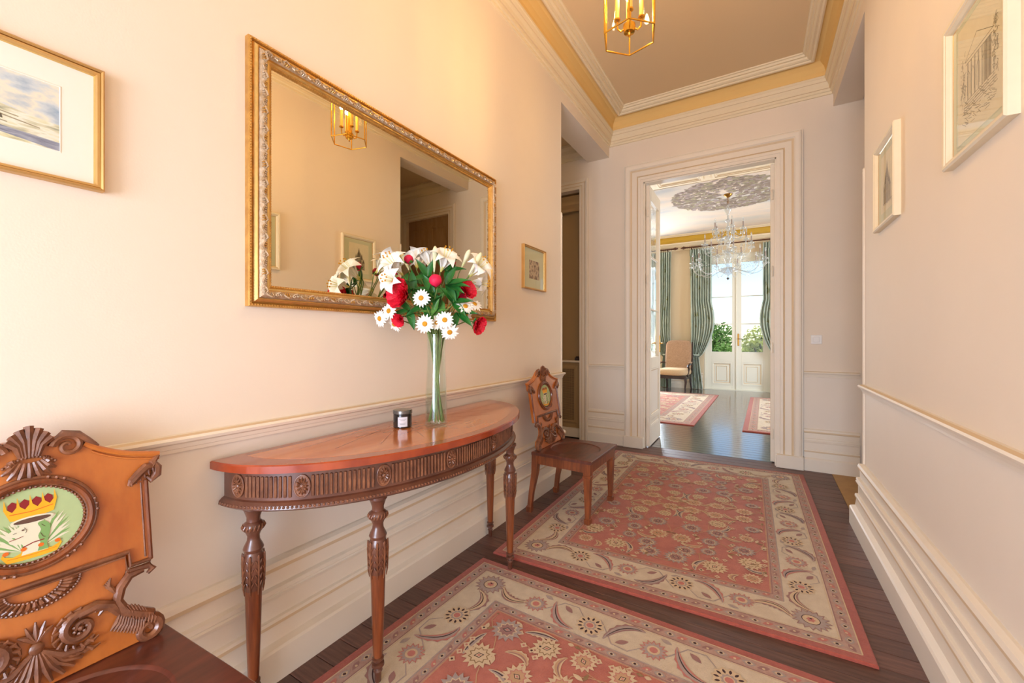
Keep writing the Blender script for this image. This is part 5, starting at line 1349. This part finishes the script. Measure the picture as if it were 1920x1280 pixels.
def lily(u, v, dd, d, label, sc=1.0):
    sc *= 1.2
    root, foot, head, M_ = start('lily', u, v, dd, d, label, 'lily', 'lilies in the vase')
    hv = head
    for k in range(6):
        ph = k*PI/3; inner = k % 2
        b = MB()
        def fn(a, t):
            r = .006+.020*t+.040*max(0, t-.35)**1.6*2.2; z = .115*t-.085*max(0, t-.62)**1.5*3.0; w_ = (.030 if inner else .022)*math.sin(PI*min(1, .12+.88*t)**1.1)
            x = (a-.5)*w_*2*(.55+.45*min(1, t*2)); r2 = r-.35*abs(a-.5)*w_*(1-t)+.004*math.sin(t*9+k)*t
            p = Vector((r2*math.cos(ph)-x*math.sin(ph), r2*math.sin(ph)+x*math.cos(ph), z))*sc
            return tuple(hv+M_ @ p)
        b.grid(fn, 5, 10, 'white_petal'); b.build('petal', root, foot, smooth=70)
    b = MB(); b.lathe([(.004, -.01), (.009, .01), (.012, .03), (.010, .034)], 'lily_throat', 10, tuple(hv), M_*sc)
    for k in range(6):
        a = k*PI/3+.4; b.tube([tuple(hv+M_ @ (Vector((.004*math.cos(a), .004*math.sin(a), .03))*sc)), tuple(hv+M_ @ (Vector((.016*math.cos(a), .016*math.sin(a), .095))*sc))], .0009, 'lily_throat', 5); b.ball(tuple(hv+M_ @ (Vector((.016*math.cos(a), .016*math.sin(a), .097))*sc)), .0042, 'daisy_eye', 6, 4)
    b.build('stamens', root, foot)
def lily_bud(u, v, dd, d, label, L=.105):
    root, foot, head, M_ = start('lily_bud', u, v, dd, d, label, 'lily bud', 'lily buds in the vase')
    b = MB(); b.lathe([(.003, -.005), (.0055, .02), (.0085, L*.45), (.0125, L*.72), (.0115, L*.85), (.006, L*.96), (0, L)], 'lily_bud', 12, tuple(head), M_, ripple=lambda a, k: 1+.06*math.cos(3*a)); b.build('bud', root, foot)
def peony(u, v, dd, d, label, R=.055, m='peony_red', flat_=.75):
    root, foot, head, M_ = start('peony', u, v, dd, d, label, 'peony', 'peonies in the vase', .0028)
    rr = random.Random(int(u*7+v))
    for nm, rings in (('outer_petals', ((1.0, 9, 1.35), (.9, 9, 1.1))), ('inner_petals', ((.72, 8, .8), (.52, 7, .55), (.32, 6, .3)))):
        b = MB()
        for f, n, op in rings:
            for k in range(n):
                ph = 2*PI*(k+rr.random()*.5)/n; w_ = 2.2*R*f*PI/n; tw = rr.uniform(-.2, .2)
                def fn(a, t):
                    th = op*(t**.8); r = R*f*math.sin(min(1.7, th+.12))*(.25+.75*t); z = R*(1-math.cos(th))*.9+R*.62*t*(1.25-op*.62)*flat_*1.3
                    x = (a-.5)*w_*(.35+.9*math.sin(PI*.5*min(1, t*1.3))); rf = .06*R*math.sin(a*17+k*2)*t*t
                    q = Vector((r*math.cos(ph)-x*math.sin(ph), r*math.sin(ph)+x*math.cos(ph), z+rf-.25*abs(a-.5)*R*f*t+.02*R))
                    return tuple(head+M_ @ q)
                b.grid(fn, 8, 6, m)
        b.build(nm, root, foot, smooth=80)
    b = MB()
    for k in range(5): a = 2*PI*k/5; leaf_blade(b, head, M_ @ Vector((math.cos(a), math.sin(a), .35)), R*.7, R*.4, 'leaf', -.35)
    b.build('calyx', root, foot, smooth=70)
def peony_bud(u, v, dd, d, label, R=.026, m='peony_pink'):
    root, foot, head, M_ = start('peony_bud', u, v, dd, d, label, 'peony bud', 'peony buds in the vase', .0026)
    b = MB(); b.lathe([(.004, -.004), (R*.75, R*.25), (R*1.0, R*.95), (R*.92, R*1.4), (R*.55, R*1.8), (R*.1, R*1.92), (0, R*1.85)], m, 18, tuple(head), M_, ripple=lambda a, k: 1+.05*math.cos(5*a+k)); b.build('closed_petals', root, foot, smooth=70)
    b = MB()
    for k in range(4):
        ph = PI/2*k+.4
        def fn(a, t):
            th = t*1.25; r = R*1.06*math.sin(min(1.55, th+.15)); z = R*(1-math.cos(th))*1.15; x = (a-.5)*R*1.1*math.sin(PI*min(1, .2+.75*t))
            return tuple(head+M_ @ Vector((r*math.cos(ph)-x*math.sin(ph), r*math.sin(ph)+x*math.cos(ph), z)))
        b.grid(fn, 4, 5, 'leaf_light')
    b.build('sepals', root, foot, smooth=70)
def daisy(u, v, dd, d, label, R=.044):
    root, foot, head, M_ = start('daisy', u, v, dd, d, label, 'daisy', 'daisies in the vase', .0018)
    rr = random.Random(int(u*3+v)); b = MB(); n = 17
    for k in range(n):
        ph = 2*PI*(k+rr.uniform(-.15, .15))/n; L = R*rr.uniform(.88, 1.05); dr = rr.uniform(-.1, .35)
        def fn(a, t):
            x = (a-.5)*R*.34*math.sin(PI*min(1, .25+.72*t)); r = .008+(L-.008)*t; z = .004-.012*dr*t*t*3+.002*abs(a-.5)
            return tuple(head+M_ @ Vector((r*math.cos(ph)-x*math.sin(ph), r*math.sin(ph)+x*math.cos(ph), z+.0008*(k % 2))))
        b.grid(fn, 3, 4, 'white_petal')
    b.build('petals', root, foot, smooth=70)
    b = MB(); b.lathe([(.012, 0), (.0125, .005), (.009, .010), (.004, .0115), (0, .011)], 'daisy_eye', 14, tuple(head), M_); b.build('eye', root, foot)
    b = MB(); b.lathe([(.002, -.010), (.009, -.004), (.012, .001)], 'leaf_light', 10, tuple(head), M_); b.build('calyx', root, foot)
def sprig(u, v, dd, d, label, blades, L=.098, W=.038, m='leaf'):
    root, foot, head, M_ = start('leaf_sprig', u, v, dd, d, label, 'leaves', 'leaf sprigs in the vase', .0022)
    for bd in blades:
        b = MB(); leaf_blade(b, head-(M_ @ Vector((0, 0, .01)))*1, RT*bd[0]+UP*bd[1]+TO*bd[2], L*(bd[3] if len(bd) > 3 else 1), W, m, .25, UP*.6+TO*.6); b.build('leaf', root, foot, smooth=70)

# the arrangement; dd is how far behind (+) or in front (-) of the vase axis each head stands
lily(752, 512, -.03, (-.35, .55, .6), 'white lily in full bloom nodding over the big crimson peony')
lily(748, 528, -.08, (-.4, .05, .8), 'white lily facing out just above the big crimson peony', .85)
lily(828, 505, .0, (.35, .7, .5), 'tall white lily rising above the pink peony bud', 1.0)
lily(806, 500, .10, (-.3, .9, -.1), 'white lily half hidden behind the upright lily bud', .8)
lily(884, 515, .02, (.6, .5, .5), 'white lily leaning out toward the passage side of the bouquet')
lily(884, 528, .09, (.7, -.1, .2), 'white lily drooping beneath the outermost lily', .8)
lily(735, 505, .055, (-.5, .7, -.5), 'white lily at the back of the bouquet turned to the mirror')
lily(782, 500, .14, (-.1, .75, -.6), 'white lily at the back of the bouquet close to the mirror frame')
lily_bud(814, 508, -.03, (.04, 1, 0), 'upright closed lily bud in the middle of the bouquet', .12)
lily_bud(864, 505, .02, (.42, .9, .1), 'leaning closed lily bud beside the tall lily')
lily_bud(880, 513, -.03, (.5, .85, .1), 'outermost leaning closed lily bud', .115)
lily_bud(766, 505, .16, (-.45, .9, -.3), 'closed lily bud at the back of the bouquet seen in the mirror')
peony_bud(768, 494, -.02, (-.15, .95, .3), 'round pink peony bud above the foliage', .022)
peony_bud(818, 533, -.10, (.02, .55, .85), 'bright pink peony bud at the centre of the bouquet', .029)
peony_bud(846, 500, .10, (.1, .9, 0), 'pink peony bud tucked behind the tall lily', .022, 'peony_dark')
peony_bud(742, 515, .13, (-.6, .6, -.3), 'pink peony bud at the back of the bouquet seen in the mirror', .022)
peony(762, 553, -.09, (-.55, .1, .75), 'large open crimson peony on the bouquet side facing the landscape picture', .066)
peony(868, 548, -.02, (.65, .35, .5), 'open red peony on the passage side of the bouquet', .048)
peony(752, 597, -.07, (-.3, -.35, .8), 'small red peony hanging low under the large crimson peony', .032, 'peony_red')
peony(890, 606, -.04, (.75, -.35, .45), 'dark red peony drooping low on the passage side', .042, 'peony_red')
peony(860, 560, .02, (.3, .1, .6), 'magenta peony half hidden among the leaves', .03, 'peony_pink')
peony(750, 560, .10, (-.6, .1, -.4), 'open red peony at the back of the bouquet by the mirror', .045)
for u, v, dd, d, lab in ((790, 559, -.13, (-.05, .15, .95), 'white daisy between the large crimson peony and the pink bud'), (797, 607, -.13, (-.05, -.05, 1), 'white daisy hanging over the vase rim under the lone upper daisy'),
        (834, 600, -.12, (.1, .15, .95), 'white daisy facing out above the vase rim toward the passage'), (843, 622, -.10, (.25, -.35, .85), 'lowest white daisy drooping beside the vase neck'),
        (730, 583, -.08, (-.4, .1, .9), 'white daisy tucked just under the large crimson peony'), (713, 597, -.06, (-.5, -.1, .85), 'outermost white daisy beyond the large crimson peony'),
        (740, 607, -.03, (-.4, -.6, .6), 'white daisy seen edge-on behind the small hanging red peony'), (872, 575, -.07, (.35, .55, .7), 'white daisy just below the open red peony on the passage side'),
        (889, 571, -.03, (.5, .6, .5), 'white daisy at the outer edge below the passage-side red peony'), (820, 606, -.09, (0, .5, .8), 'white daisy half hidden between the two rim daisies'),
        (872, 590, -.02, (.5, -.5, .6), 'white daisy turned down above the drooping dark red peony')):
    daisy(u, v, dd, d, lab)
sprig(775, 540, -.06, (-.2, .9, .3), 'dark leaf sprig arching over the large crimson peony', [(-1, .15, .3, 1.2), (-.5, .5, .3), (.3, -.6, .4), (-.1, .9, .1)])
sprig(802, 515, -.02, (0, .95, .2), 'leaf sprig standing behind the upright lily bud', [(-.4, .8, .3), (.3, .9, .2), (-.6, -.1, .5), (.1, -.5, .6)])
sprig(838, 530, -.08, (.3, .8, .5), 'broad dark leaf sprig between the centre pink bud and red peony', [(1, .35, .2, 1.15), (1, .05, .35, 1.15), (.9, -.3, .4), (.4, .9, .1), (.5, -.7, .4)])
sprig(850, 565, -.08, (.3, .5, .7), 'leaf sprig under the passage-side red peony', [(.9, .2, .3), (.6, -.5, .4), (-.3, .6, .5), (.3, .9, .2)])
sprig(795, 572, -.05, (-.2, .5, .7), 'leaf sprig behind the lone upper daisy', [(-.8, -.3, .4), (.4, -.6, .5), (-.3, .8, .3), (.6, .5, .4)])
sprig(765, 580, -.05, (-.4, .5, .7), 'leaf sprig between the large and the small hanging peony', [(-.9, -.2, .4), (-.5, .6, .4), (.3, -.8, .4)])
sprig(860, 585, -.06, (.5, .3, .7), 'leaf sprig above the drooping dark red peony', [(.9, .1, .4), (.7, -.5, .4), (-.2, -.8, .5)])
sprig(825, 560, -.04, (.1, .6, .6), 'pale green leaf sprig below the centre pink bud', [(.4, .7, .4), (-.5, .5, .4), (.2, -.7, .5), (-.3, -.6, .6)], m='leaf_light')
sprig(815, 585, -.07, (0, .4, .9), 'narrow pale leaf sprig just above the rim daisies', [(-.7, .2, .5), (.7, .3, .5), (.2, .8, .4), (-.3, -.7, .5), (.5, -.6, .5)], .075, .022, 'leaf_light')
sprig(752, 535, .12, (-.5, .8, -.2), 'leaf sprig at the back below the mirror-facing lily', [(-1, .1, 0), (-.6, .6, -.3), (.2, .9, -.3), (-.5, -.4, -.2)])
sprig(790, 530, .14, (-.1, .9, -.4), 'leaf sprig at the back beside the mirror-frame lily', [(-.6, .6, -.4), (.5, .7, -.4), (0, .9, -.2), (.7, .1, -.5)])
sprig(812, 545, -.05, (0, .8, .4), 'leaf sprig filling the middle behind the centre pink bud', [(-.8, .3, .3), (.8, .2, .3), (-.4, .9, .2), (.3, -.8, .4), (-.6, -.5, .4)])
sprig(838, 505, .02, (.2, .9, .2), 'leaf sprig at the foot of the tall lily', [(.5, .8, .2), (-.4, .7, .3), (.8, .2, .3), (.2, -.7, .4)])
